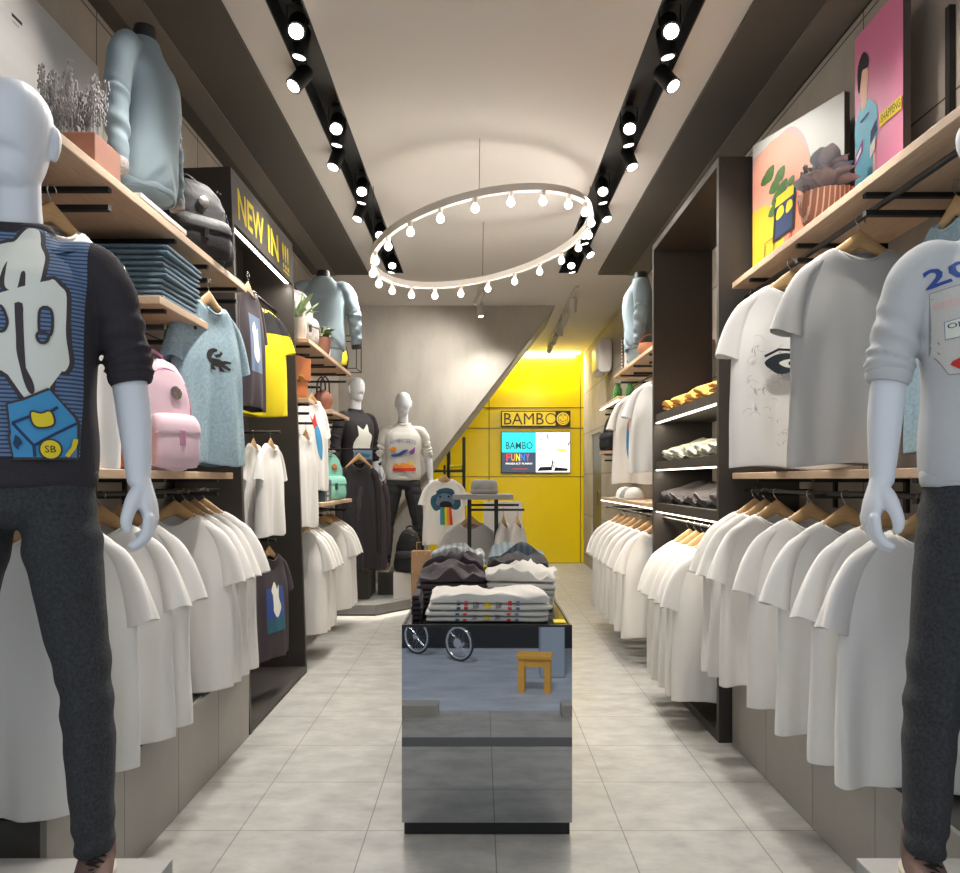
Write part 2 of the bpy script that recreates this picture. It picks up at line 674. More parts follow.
SCR_DARK = mat('screen_dark_teal', (28, 82, 96), 0.3, emit=0.6)
SIGN_DARK = mat('sign_dark_bronze', (58, 40, 20), 0.4)
SIGN_YELLOW = mat('sign_yellow', (236, 204, 30), 0.4, emit=0.35)
ORANGE_CLOTH = mat('amber_cotton', (222, 158, 62), 0.8, bump=0.15, bscale=300)
SAGE_CLOTH = mat('sage_grey_cotton', (176, 176, 160), 0.85, bump=0.15, bscale=300, var=0.25, vscale=30)
CHARCOAL_CLOTH = mat('charcoal_cotton', (78, 74, 76), 0.85, bump=0.15, bscale=300)
ASPHALT = mat('wet_asphalt', (170, 174, 180), 0.5, var=0.22, vscale=1.4, stretch=(1, 3, 1))
RUBBER = mat('tyre_rubber', (40, 40, 42), 0.8)
CHROME = mat('chrome', (225, 228, 232), 0.15, metal=1)
STOOL_WOOD = mat('yellow_stool_wood', (222, 162, 66), 0.6, var=0.1, vscale=10)
STREET_DARK = mat('street_shade_and_frame', (38, 38, 42), 0.7)  # street shade put into the colour; also the dark bicycle frame
POST_GREY = mat('grey_pillar', (160, 170, 182), 0.7)
JAR_GLASS = mat('green_glass', (120, 190, 120), 0.1, trans=0.7)
STRIPE_SWEATER = stripe_mat('blue_navy_stripe', (100, 124, 156), (50, 62, 90), 2, 0.0092, 0.58)
CHECK_CLOTH = stripe_mat('grey_white_stripe', (196, 198, 198), (160, 170, 174), 0, 0.03, 0.6)
BLUE_CHECK = stripe_mat('blue_grey_stripe', (132, 146, 154), (106, 122, 132), 0, 0.03, 0.5)
# ------------------------------------------------------------------ room shell
XL, XR = -1.62, 1.62
Y0, YB, CZ = 1.33, 12.4, 3.3
struct('floor', B(XL - 0.1, XR + 0.1, Y0, YB, -0.3, 0), FLOOR, smooth=0)
struct('wall_left', B(XL - 0.12, XL, Y0, YB, 0, CZ), WALL_PANEL, smooth=0)
wr = MB()
wr.box(XR, XR + 0.12, Y0, 10.6, 0, CZ)
wr.box(XR, XR + 0.12, 11.5, YB, 0, CZ)
wr.box(XR, XR + 0.12, 10.6, 11.5, 1.95, CZ)
struct('wall_right', wr, WALL_PANEL, smooth=0)
struct('wall_back', B(XL, XR, YB, YB + 0.1, 0, CZ), YELLOW, smooth=0)
# thin dark horizontal joints of the yellow glass cladding
for i, z in enumerate((2.43, 2.11, 1.35)):
    struct('trim_%d' % (i + 1), B(-0.6, XR, YB - 0.003, YB + 0.002, z - 0.006, z + 0.006), SIGN_DARK, smooth=0)
# door in the right wall near the back
dr = B(XR + 0.02, XR + 0.06, 10.6, 11.5, 0, 1.95).build('door_1', CABINET_DARK, smooth=0)
dr['kind'] = 'structure'
MB().tube([(XR + 0.005, 10.72, 0.95), (XR - 0.03, 10.72, 0.95), (XR - 0.03, 10.72, 1.15), (XR + 0.005, 10.72, 1.15)],
          0.008).build('door_handle', STEEL, dr)
# ceiling: white centre panel between two lamp channels, dark sides, white at the back
CH = {-1: (-0.895, -0.738), 1: (0.758, 0.94)}
YE = 7.66
cm = MB()
cm.box(CH[-1][1], CH[1][0], Y0, YE, CZ, CZ + 0.12)
cm.box(-1.077, CH[-1][0], Y0, YE, CZ, CZ + 0.12)
cm.box(CH[1][1], 1.14, Y0, YE, CZ, CZ + 0.12)
cm.box(XL, XR, YE, YB, CZ, CZ + 0.12)
for s in (-1, 1):
    a, b = CH[s]
    cm.box(a, b, 7.86 if False else YE, YE, CZ, CZ)
struct('ceiling', cm, CEIL_WHITE, smooth=0)
for s, nm in ((-1, 'left'), (1, 'right')):
    xi = -1.077 if s < 0 else 1.14
    xo = XL if s < 0 else XR
    a, b = sorted((xi, xo))
    struct('ceiling_' + nm, B(a, b, Y0, YE, CZ - 0.02, CZ + 0.12), CEIL_DARK, smooth=0)
    # lighter band beside the wall
    b0, b1 = (-1.39, -1.53) if s < 0 else (1.43, 1.605)
    a, b = sorted((b0, b1))
    struct('trim_4' if s < 0 else 'trim_5', B(a, b, Y0, YE, CZ - 0.026, CZ - 0.02), CEIL_MID, smooth=0)
    # black recessed channel for the spotlights
    a, b = CH[s]
    m = MB()
    m.box(a, b, Y0, YE, CZ + 0.11, CZ + 0.12)
    m.box(a, a + 0.006, Y0, YE, CZ - 0.002, CZ + 0.12)
    m.box(b - 0.006, b, Y0, YE, CZ - 0.002, CZ + 0.12)
    m.box(a, b, YE - 0.006, YE, CZ - 0.002, CZ + 0.12)
    ch = m.build('light_channel', BLACK_METAL, smooth=0)
    tag(ch, 'long black recessed lamp channel in the ceiling on the %s of the ring lamp' % nm, 'light channel',
        kind='structure')
# concrete stair mass with a sloping underside
st = MB()
st.prism([(XL, CZ), (0.862, CZ), (XL, 0.11)], (0, 9.1, 0), (1, 0, 0), (0, 0, 1), (0, 1, 0), 1.3)
struct('wall_stair', st, CONCRETE, smooth=0)
struct('wall_under_stair', B(XL, -.60, 9.2, 9.3, 0, 1.40), CONCRETE, smooth=0)
# ledge in front of the doorstep seen in the mirror
struct('trim_6', B(-0.75, 0.9, 1.80, 1.93, -0.01, 0.002), CABINET_DARK, smooth=0)
struct('trim_7', B(-0.9, -0.23, Y0, Y0 + 0.12, 0, 0.06), PLINTH, smooth=0)
struct('trim_8', B(0.45, 0.9, Y0, Y0 + 0.12, 0, 0.06), PLINTH, smooth=0)
# cove light above the yellow wall
cv = B(0.2, 1.56, YB - 0.05, YB - 0.02, CZ - 0.035, CZ - 0.005).build('cove_light', COVE, smooth=0)
tag(cv, 'bright strip lamp along the top edge of the yellow wall', 'light')
# ------------------------------------------------------------------ hanging tops and hangers
def tee_mesh(seed, long=False, wide=1.0, drop=0.85):
    rnd = random.Random(seed)
    ph = [rnd.uniform(0, 6.28) for _ in range(8)]
    rows = [(-.093, .080, .032), (-.112, .122, .033), (-.145, .172, .030), (-.185, .208, .028), (-.23, .226, .030),
            (-.29, .236, .036), (-.40, .244, .046), (-.56, .248, .054), (-.72, .252, .058), (-drop + .012, .256, .058),
            (-drop, .254, .055)]
    C = crom(rows, 4)
    n = 64
    mb = MB()
    rings = []
    for z, hw, ty in C:
        k = max(0, min(1, (-.2 - z) / .6))
        r = []
        for j in range(n):
            a = 2 * PI * j / n
            ca, sa = math.cos(a), math.sin(a)
            x = math.copysign(abs(ca) ** 0.8, ca) * hw * wide
            y = math.copysign(abs(sa) ** 0.9, sa) * ty
            fold = math.sin(x * 19 + ph[0] + z * 2.2) + .55 * math.sin(x * 37 + ph[1] - z * 3) + .35 * math.sin(
                x * 58 + ph[2])
            drag = math.exp(-((abs(x) - .12 - (-.2 - z) * .25) / .05) ** 2) * math.exp(-((z + .36) / .14) ** 2)
            if sa < 0:
                y += k * .014 * fold * min(1, abs(sa) * 3) - .010 * drag
            else:
                y += k * .012 * math.sin(x * 17 + ph[3]) * min(1, abs(sa) * 3) + .006 * drag
            x *= 1 + .012 * math.sin(z * 13 + ph[4]) * k
            zz = z
            if z > -.26:
                fade = (z + .26) / .167
                nx = max(0, 1 - (x / .1) ** 2)
                if sa < 0:
                    zz -= .055 * fade * nx
                else:
                    zz -= .012 * fade * nx
            if z < -drop + .06:
                zz += .008 * math.sin(x * 15 + ph[5])
            r.append((x, y, zz))
        rings.append(r)
    mb.loft(rings, cap=False)
    neck = rings[0]
    # sleeves
    for s in (-1, 1):
        if long:
            path = [(.17, -.16, .05, .035), (.228, -.205, .066, .036), (.262, -.30, .066, .038), (.275, -.44, .06, .036),
                    (.282, -.60, .052, .034), (.285, -.70, .045, .032), (.285, -.745, .042, .03)]
        else:
            path = [(.14, -.148, .024, .022), (.190, -.196, .040, .024), (.222, -.262, .053, .027), (.243, -.335, .064, .031),
                    (.256, -.398, .072, .035)]
        P = crom(path, 5)
        rr = []
        for i, (px, pz, a_, b_) in enumerate(P):
            q = P[min(i + 1, len(P) - 1)] - P[max(i - 1, 0)]
            t = Vector((q[0], 0, q[1])).normalized()
            sd = Vector((-t.z, 0, t.x))
            ring = []
            tt = i / (len(P) - 1)
            for j in range(28):
                a = 2 * PI * j / 28
                w = 1 + tt * .15 * math.sin(3 * a + ph[6] + tt * 2) + tt * .05 * math.sin(5 * a + ph[2])
                if long:
                    w += .08 * math.sin(tt * 40 + a + ph[7])
                p = Vector((px, 0, pz)) + sd * math.cos(a) * a_ * .78 * w + Vector((0, 1, 0)) * math.sin(a) * b_ * w
                p.x = s * p.x * (1 if wide == 1 else (wide + (1 - wide) * .2))
                p.z += .006 * tt * math.sin(a * 2 + ph[5])
                ring.append(p)
            rr.append(ring)
        mb.loft(rr, cap=False)
    me = mb.mesh('t_shirt', fix=False)
    me.polygons.foreach_set('use_smooth', [True] * len(me.polygons))
    # collar
    cb = MB()
    pts = [Vector(p) for p in neck]
    cb.tube([p + Vector((0, 0, -.002)) for p in pts[::2]], .0062, n=6, closed=True)
    cm_ = cb.mesh('collar')
    cm_.polygons.foreach_set('use_smooth', [True] * len(cm_.polygons))
    return me, cm_


def hanger_meshes():
    hk = MB()
    pts = []
    for d in np.linspace(-25, 200, 16):
        a = R(d)
        pts.append((.016 * math.cos(a), 0, .0 + .016 * math.sin(a) - .004))
    pts = pts[::-1][::-1]
    pts += [(-.010, 0, -.022), (0, 0, -.034), (0, 0, -.055)]
    hk.tube(pts, .0021, n=6)
    wd = MB()
    rings = []
    for x in np.linspace(-.192, .192, 25):
        u = abs(x) / .192
        z = -.076 - .108 * u ** 1.12 + .008 * (1 - u) ** 3
        hh = .025 * (1 - u) ** 1.2 + .008
        hd = .008 + .007 * u
        e = 1.0 if u < .93 else .7
        rings.append([(x, hd * e * math.cos(a), z + hh * e * math.sin(a)) for a in
                      [2 * PI * j / 12 for j in range(12)]])
    wd.loft(rings)
    a, b = hk.mesh('hook'), wd.mesh('wooden_bow')
    for m in (a, b):
        m.polygons.foreach_set('use_smooth', [True] * len(m.polygons))
    return a, b


TEES = [tee_mesh(s) for s in (11, 23, 37, 52)]
LONGS = [tee_mesh(71, True), tee_mesh(83, True, 1.06)]
HOOK_ME, BOW_ME = hanger_meshes()


def inst(name, me, m, parent):
    """object on shared mesh data with its own object-level material"""
    o = bpy.data.objects.new(name, me)
    COL.objects.link(o)
    if not me.materials:
        me.materials.append(m)
    o.material_slots[0].link = 'OBJECT'
    o.material_slots[0].material = m
    o.parent = parent
    return o


def hang(x, y, zr, rot, label, m, group=None, k=0, long=False, sx=1.0, sz=1.0, graphic=None, hlabel=None,
         hgroup=None, hanger=True, name='t_shirt', cat='T-shirt', collar=None):
    """a top on its wooden hanger; (x, y, zr) is the point on the rail"""
    t = thing(name, label, cat, (x, y, zr), rot, group)
    t.scale = (sx, sx, sz)
    me, cme = (LONGS if long else TEES)[k % (2 if long else 4)]
    body = inst('body', me, m, t)
    inst('collar', cme, collar or m, t)
    if graphic:
        print_on('print', graphic, t, me=me)
    if hanger:
        h = thing('clothes_hanger', hlabel or label.replace('T-shirt', 'T-shirt') and
                  'beech clothes hanger holding the ' + label, 'hanger', (x, y, zr), rot, hgroup)
        h.scale = (sx, sx, 1.0 if sz > .8 else .9)
        inst('hook', HOOK_ME, STEEL, h)
        inst('bow', BOW_ME, HANGER_WOOD, h)
    return t


def rail(name, p0, p1, label, r=.009, feet=(), cat='clothes rail'):
    """black steel rail; feet: points joined to the rail by thin hangers"""
    t = thing(name, label, cat, p0)
    o = Vector(p0)
    MB().tube([(0, 0, 0), Vector(p1) - o], r, n=10).build('bar', BLACK_METAL, t)
    for a, b in feet:
        MB().tube([Vector(a) - o, Vector(b) - o], r * .8, n=8).build('support', BLACK_METAL, t)
    return t


# ------------------------------------------------------------------ folded garments
def folded_mesh(w, d, h, seed, crumple=.0, layers=2):
    """a folded top: layered slab with rounded folds; origin at the middle of its underside"""
    rnd = random.Random(seed)
    off = Vector((rnd.uniform(0, 50), rnd.uniform(0, 50), rnd.uniform(0, 50)))
    mb = MB()
    for l in range(layers):
        z0, z1 = h * l / layers, h * (l + 1) / layers
        hh = (z1 - z0) / 2
        zc = (z0 + z1) / 2
        ins = rnd.uniform(0, .01)
        nx, nt = 26, 36
        rings = []
        for i in range(nx):
            u = i / (nx - 1) * 2 - 1
            x = u * (w / 2 - ins)
            e = 1 - .55 * max(0, (abs(u) - .93) / .07) ** 2
            ring = []
            for j in range(nt):
                a = 2 * PI * j / nt
                ca, sa = math.cos(a), math.sin(a)
                y = math.copysign(abs(ca) ** .35, ca) * (d / 2 - ins)
                z = math.copysign(abs(sa) ** .5, sa) * hh * e
                p = Vector((x, y, zc + z))
                q = p * 7 + off
                nz = noise.noise(q)
                rd = abs(noise.noise(p * 11 + off * 2))
                if sa > 0 and l == layers - 1:
                    dz = crumple * (nz * .9 + (1 - rd * 2) * .55) * (1 - .6 * abs(u) ** 6)
                    p.z += max(dz, -h * .25)
                    p.y += crumple * .4 * noise.noise(q + Vector((9, 0, 0)))
                else:
                    p.z += .003 * nz
                p.x += (.006 + crumple * .25) * noise.noise(q + Vector((0, 7, 0)))
                p.y += .004 * noise.noise(q * 1.7)
                if p.z < 0:
                    p.z = 0
                ring.append(p)
            rings.append(ring)
        mb.loft(rings)
    me = mb.mesh('folded_top')
    me.polygons.foreach_set('use_smooth', [True] * len(me.polygons))
    return me


# ------------------------------------------------------------------ mannequins (front faces -y, soles at z = 0)
ARM = [(.165, .005, 1.475), (.205, .008, 1.44), (.232, .012, 1.36), (.262, .012, 1.21), (.276, -.008, 1.08),
       (.288, -.025, .955)]


def hand(mb, s):
    """relaxed hand of the arm on side s, palm towards the body, thumb forward"""
    def P(x, y, z):
        return (s * x, y, z)
    # palm
    limb(mb, [P(.287, -.025, .965) + (.028, .026), P(.297, -.028, .935) + (.033, .025), P(.308, -.030, .905) + (.042, .023),
              P(.315, -.032, .878) + (.045, .019), P(.317, -.034, .862) + (.042, .016)], n=16, span=4, side=(0, 1, 0))
    # fingers: base offsets along y (front = index)
    fg = [(-.070, .080, 0.0, .52), (-.046, .088, .002, .50), (-.021, .082, .006, .56), (.002, .066, .012, .64)]
    for y, ln, lift, bend in fg:
        pts = []
        p = Vector((.318, y, .872 + lift * .3))
        ang = -.12
        pts.append(tuple(p))
        for seg, fr in enumerate((.44, .32, .24)):
            ang += bend * (.55 if seg == 0 else 1.0) * (.75 if seg == 2 else 1)
            p = p + Vector((-math.sin(ang), -.02, -math.cos(ang))) * ln * fr
            pts.append(tuple(p))
        rr = (.0138, .0128, .0116, .0092)
        limb(mb, [(s * q[0], q[1], q[2], r, r) for q, r in zip(pts, rr)], n=10, span=3, side=(0, 1, 0), cap=.9)
    # thumb: from the front edge of the palm near the wrist
    th = [(.294, -.040, .945, .017), (.284, -.062, .918, .0200), (.275, -.078, .890, .0165), (.270, -.086, .866, .0150),
          (.272, -.086, .848, .0115)]
    limb(mb, [(s * x, y, z, r, r) for x, y, z, r in th], n=10, span=3, side=(0, 1, 0), cap=.9)


def body_mesh():
    mb = MB()
    # head with a jaw line
    hd = [(1.632, -.050, .030, .034), (1.645, -.040, .045, .052), (1.668, -.022, .058, .076), (1.70, -.010, .068, .092),
          (1.745, -.002, .076, .101), (1.79, .004, .0795, .102), (1.825, .008, .073, .094), (1.852, .012, .054, .072),
          (1.866, .014, .033, .045), (1.872, .015, .012, .016)]
    limb(mb, [(0, y, z, a, b) for z, y, a, b in hd], n=32, span=4, cap=.3)
    for s in (-1, 1):
        limb(mb, [(s * .079, .016, 1.71, .008, .010), (s * .086, .018, 1.735, .008, .017), (s * .088, .022, 1.765, .007, .018),
                  (s * .083, .022, 1.785, .006, .010)], n=10, span=3)
    limb(mb, [(0, .018, 1.44, .075, .06), (0, .014, 1.52, .062, .058), (0, .008, 1.58, .054, .056), (0, .004, 1.66, .052, .056)],
         n=24, span=4)
    # trunk
    limb(mb, [(0, 0, .915, .13, .085), (0, .003, .935, .16, .10), (0, .0, 1.0, .15, .095), (0, -.005, 1.1, .142, .09),
              (0, -.012, 1.22, .16, .105), (0, -.008, 1.34, .175, .112), (0, .005, 1.43, .165, .09), (0, .012, 1.49, .11, .065)],
         n=32, span=4, power=2.3)
    for s in (-1, 1):
        A = [(.10, .012, 1.46, .06, .05), (.17, .008, 1.455, .055, .055), (.21, .01, 1.42, .05, .055), (.227, .012, 1.34, .042, .048),
             (.247, .012, 1.24, .039, .043), (.262, .005, 1.17, .040, .043), (.273, -.004, 1.10, .040, .041),
             (.281, -.015, 1.02, .034, .034), (.287, -.025, .955, .0285, .0275)]
        limb(mb, [(s * x, y, z, a, b) for x, y, z, a, b in A], n=20, span=4)
        hand(mb, s)
        Lg = [(.085, 0, .94, .07, .085), (.105, -.003, .80, .070, .085), (.13, -.005, .60, .065, .07), (.150, -.002, .48, .052, .056),
              (.160, .01, .36, .05, .055), (.170, .015, .22, .04, .043), (.178, .015, .10, .033, .037), (.179, .0, .045, .035, .045)]
        limb(mb, [(s * x, y, z, a * (.84 if z > .15 else 1), b * (.84 if z > .15 else 1)) for x, y, z, a, b in Lg], n=20, span=4)
        limb(mb, [(s * .179, .05, .04, .034, .03), (s * .182, -.02, .04, .038, .03), (s * .19, -.11, .028, .042, .02),
                  (s * .192, -.17, .022, .03, .014)], n=16, span=4)
    me = remesh(mb, .0042, 3, 'mannequin_body')
    return me


def sweater_mesh(long=False, seed=3, short=0.0):
    mb = MB()
    zb = .955 + short
    limb(mb, [(0, .004, zb, .176, .118), (0, .004, zb + .03, .184, .124), (0, .0, 1.05 + short * .5, .186, .126), (0, -.004, 1.15, .180, .122),
              (0, -.010, 1.26, .186, .13), (0, -.008, 1.36, .192, .128), (0, .004, 1.43, .178, .105), (0, .012, 1.49, .125, .080),
              (0, .012, 1.535, .078, .067)], n=48, span=5, power=2.4, cap=.15)
    for s in (-1, 1):
        A = [(.10, .01, 1.462, .055, .055), (.165, .008, 1.452, .066, .066), (.205, .01, 1.41, .064, .068), (.228, .012, 1.34, .060, .066),
             (.247, .012, 1.27, .057, .061), (.256, .010, 1.235, .056, .060)]
        if long:
            A += [(.262, .0, 1.14, .052, .054), (.268, -.008, 1.06, .046, .047), (.272, -.015, .985, .040, .040)]
        else:
            A += [(.260, .008, 1.21, .054, .057)]

        def md(t, a, s=s):
            f = max(0, min(1, (t - .35) / .3))
            return 1 + f * (.085 * math.sin(t * 44 + 1.6 * math.sin(a + s) + s) + .05 * math.sin(t * 71 + 2 * a)) + .02 * (1 - f) * math.sin(t * 30 + 2 * a + s)
        limb(mb, [(s * x, y, z, a, b) for x, y, z, a, b in A], n=28, span=7, mod=md, cap=.15)
    me = remesh(mb, .0055, 2, 'sweater')

    def wr(co):
        x, y, z = co[:, 0], co[:, 1], co[:, 2]
        tor = np.clip((.17 - np.abs(x)) / .04, 0, 1)
        w = .004 * np.sin(x * 22 + z * 16 + seed) * np.clip((1.2 - z) / .2, 0, 1)
        w += .0035 * np.sin((np.abs(x) * 1.2 + z) * 46 + seed) * np.exp(-((z - 1.02) / .05) ** 2)
        w += .004 * np.sin((np.abs(x) - z * .7) * 40) * np.exp(-((np.abs(x) - .16) / .05) ** 2) * np.exp(-((z - 1.33) / .07) ** 2)
        return w * tor
    displace(me, wr)
    return me


def trousers_mesh():
    mb = MB()
    limb(mb, [(0, .004, .875, .165, .108), (0, .004, .895, .178, .12), (0, .002, .93, .176, .118), (0, 0, .985, .165, .108)], n=40, span=4,
         power=2.3, cap=.3)
    for s in (-1, 1):
        Lg = [(.092, .003, .90, .086, .108), (.104, .0, .82, .089, .108), (.118, -.002, .73, .083, .1), (.134, -.003, .62, .073, .09),
              (.152, .0, .52, .064, .082), (.160, .006, .42, .060, .08), (.165, .012, .32, .058, .078), (.168, .012, .22, .053, .072),
              (.174, .008, .14, .048, .066), (.178, .004, .085, .044, .060)]

        def md(t, a, s=s):
            kn = math.exp(-((t - .52) / .12) ** 2) + 1.3 * math.exp(-((t - .95) / .12) ** 2) + .5 * math.exp(-((t - .1) / .1) ** 2)
            return 1 + .06 * kn * math.sin(t * 60 + 1.6 * math.sin(a + s * .8)) + .012 * math.sin(t * 23 + 2 * a)
        limb(mb, [(s * x, y, z, a, b) for x, y, z, a, b in Lg], n=28, span=6, mod=md, cap=.12)
    me = remesh(mb, .006, 2, 'trousers')

    def cr(co):
        x, y, z = co[:, 0], co[:, 1], co[:, 2]
        cx = np.interp(-z, [-.87, -.62, -.32, -.08], [.092, .134, .165, .178])
        d = np.abs(x) - cx
        return .006 * np.exp(-(d / .012) ** 2) * (y < 0) * (z < .8) + .003 * np.sin(z * 50 + x * 30) * np.exp(-((z - .84) / .05) ** 2)
    displace(me, cr)
    return me


def shoe_meshes():
    up = MB()
    limb(up, [(0, .085, .05, .030, .04), (0, .05, .058, .040, .052), (0, 0, .055, .042, .048), (0, -.07, .043, .045, .034),
              (0, -.13, .033, .046, .026), (0, -.185, .026, .034, .018)], n=24, span=5, power=2.4)
    limb(up, [(0, .035, .06, .045, .052), (0, .035, .105, .043, .05), (0, .035, .135, .041, .048)], n=24, span=3, cap=.1)
    a = remesh(up, .006, 3, 'shoe_upper')
    so = MB()
    pr = [(.035, .10), (.043, .05), (.037, 0), (.046, -.08), (.048, -.14), (.034, -.19), (0, -.212)]
    pl = [(x, y) for x, y in pr] + [(-x, y) for x, y in pr[::-1][1:]] + [(-.015, .118), (.015, .118)]
    so.prism(smooth_poly(pl, 3), (0, 0, 0), (1, 0, 0), (0, 1, 0), (0, 0, 1), .022)
    b = so.mesh('sole')
    lc = MB()
    for i in range(6):
        t = i / 5
        y, z = -.012 - .075 * t, .118 - .055 * t
        lc.tube([(-.028, y + .01, z - .010), (0, y - .006, z + .003), (.028, y + .01, z - .010)], .0028, n=6)
        if i < 5:
            lc.tube([(-.026, y + .008, z - .008), (.006, y - .012, z - .002), (.026, y - .012, z - .016)], .0025, n=6)
    lc.tube([(0, -.006, .12), (-.02, -.03, .125), (-.032, -.02, .112), (-.01, -.01, .12)], .0022, n=6)
    lc.tube([(0, -.006, .12), (.022, -.03, .124), (.034, -.016, .11), (.01, -.01, .12)], .0022, n=6)
    c = lc.mesh('laces')
    for m in (a, b, c):
        m.polygons.foreach_set('use_smooth', [True] * len(m.polygons))
    b.set_sharp_from_angle(angle=R(40))
    return a, b, c


BODY_ME = body_mesh()
SWEATER_ME = sweater_mesh()
LONG_ME = sweater_mesh(True, 5)
TROUSER_ME = trousers_mesh()
SHOE_ME = shoe_meshes()
for m_ in (BODY_ME, SWEATER_ME, LONG_ME, TROUSER_ME):
    m_.polygons.foreach_set('use_smooth', [True] * len(m_.polygons))


def torus_part(name, rx, ry, z, r, m, parent, cy=.012, flat=1.6, dip=0.0):
    mb = MB()
    rings = []
    for i in range(48):
        a = 2 * PI * i / 48
        c = Vector((rx * math.cos(a), cy + ry * math.sin(a), z - dip * max(0, -math.sin(a)) ** 2))
        nx = Vector((math.cos(a), math.sin(a), 0))
        rings.append([c + nx * r * math.cos(b) + Vector((0, 0, 1)) * r * flat * math.sin(b) for b in
                      [2 * PI * j / 10 for j in range(10)]])
    mb.loft(rings, closed=True)
    return mb.build(name, m, parent, smooth=180)


def band_tube(name, s, long, m, parent):
    """ribbed cuff round the end of a sleeve"""
    if long:
        a, b = Vector((s * .2705, -.012, 1.005)), Vector((s * .274, -.019, .965))
        r = .041
    else:
        a, b = Vector((s * .2575, .008, 1.222)), Vector((s * .2635, .006, 1.188))
        r = .0535
    t = (b - a)
    pts = [a, a + t * .3, a + t * .7, b]
    return MB().tube(pts, [r * .97, r * 1.02, r, r * .9], n=28).build(name, m, parent, smooth=60)


def mannequin(loc, rot, label, knit, trousers=TWEED, long=False, graphic=None, rib=None, shoes=True, slim=1.0):
    t = thing('mannequin', label, 'mannequin', loc, rot)
    t.scale = (slim, slim, 1)
    inst('body', BODY_ME, MANNEQUIN, t)
    sw = inst('sweater', LONG_ME if long else SWEATER_ME, knit, t)
    rib = rib or knit
    torus_part('collar', .071, .061, 1.532, .013, rib, sw, dip=.012)
    torus_part('hem_band', .176, .118, .968, .009, rib, sw, cy=.004, flat=2.8)
    for s in (-1, 1):
        band_tube('cuff', s, long, rib, sw)
    inst('trousers', TROUSER_ME, trousers, t)
    if shoes:
        for s in (-1, 1):
            sh = inst('shoe', SHOE_ME[0], SHOE_LEATHER, t)
            sh.location = (s * .180, 0, 0)
            sh.rotation_euler = (0, 0, s * .12)
            inst('sole', SHOE_ME[1], SOLE, sh)
            inst('laces', SHOE_ME[2], LACE, sh)
    if graphic:
        print_on('print', graphic, sw, me=LONG_ME if long else SWEATER_ME, edge=.016)
    return t


def bust(loc, rot, label, knit, cuff_mat, lower=None, slim=1.0):
    """shirt form: sweater on a headless torso with black neck cap and base; origin under the base"""
    t = thing('shirt_form', label, 'bust form', loc, rot)
    dz = -.955 + .10
    t.scale = (slim, slim, 1)
    MB().lathe([(.10, 0), (.10, .012), (.03, .02), (.022, .12)], n=28).build('base', BLACK_METAL, t, smooth=40)
    MB().tube([(0, .004, .10), (0, .01, .30)], .16, n=24).build('torso', BLACK_CANVAS, t).scale = (1, .68, 1)
    sw = inst('sweater', LONG_ME, knit, t)
    sw.location = (0, 0, dz)
    MB().lathe([(.058, .63), (.056, .70), (.05, .725), (.02, .735)], c=(0, .012, .02), n=28).build('neck_cap', BLACK_METAL, t, smooth=50)
    torus_part('collar', .070, .060, 1.53, .010, knit, sw)
    torus_part('hem_band', .176, .118, .968, .009, knit, sw, cy=.004, flat=2.8)
    for s in (-1, 1):
        band_tube('cuff', s, True, cuff_mat, sw)
    if lower:
        limb(MB(), [(0, .004, .0, .15, .1), (0, .004, .13, .165, .11)], n=32, span=3).build('undershirt', lower, t, smooth=60)
    return t
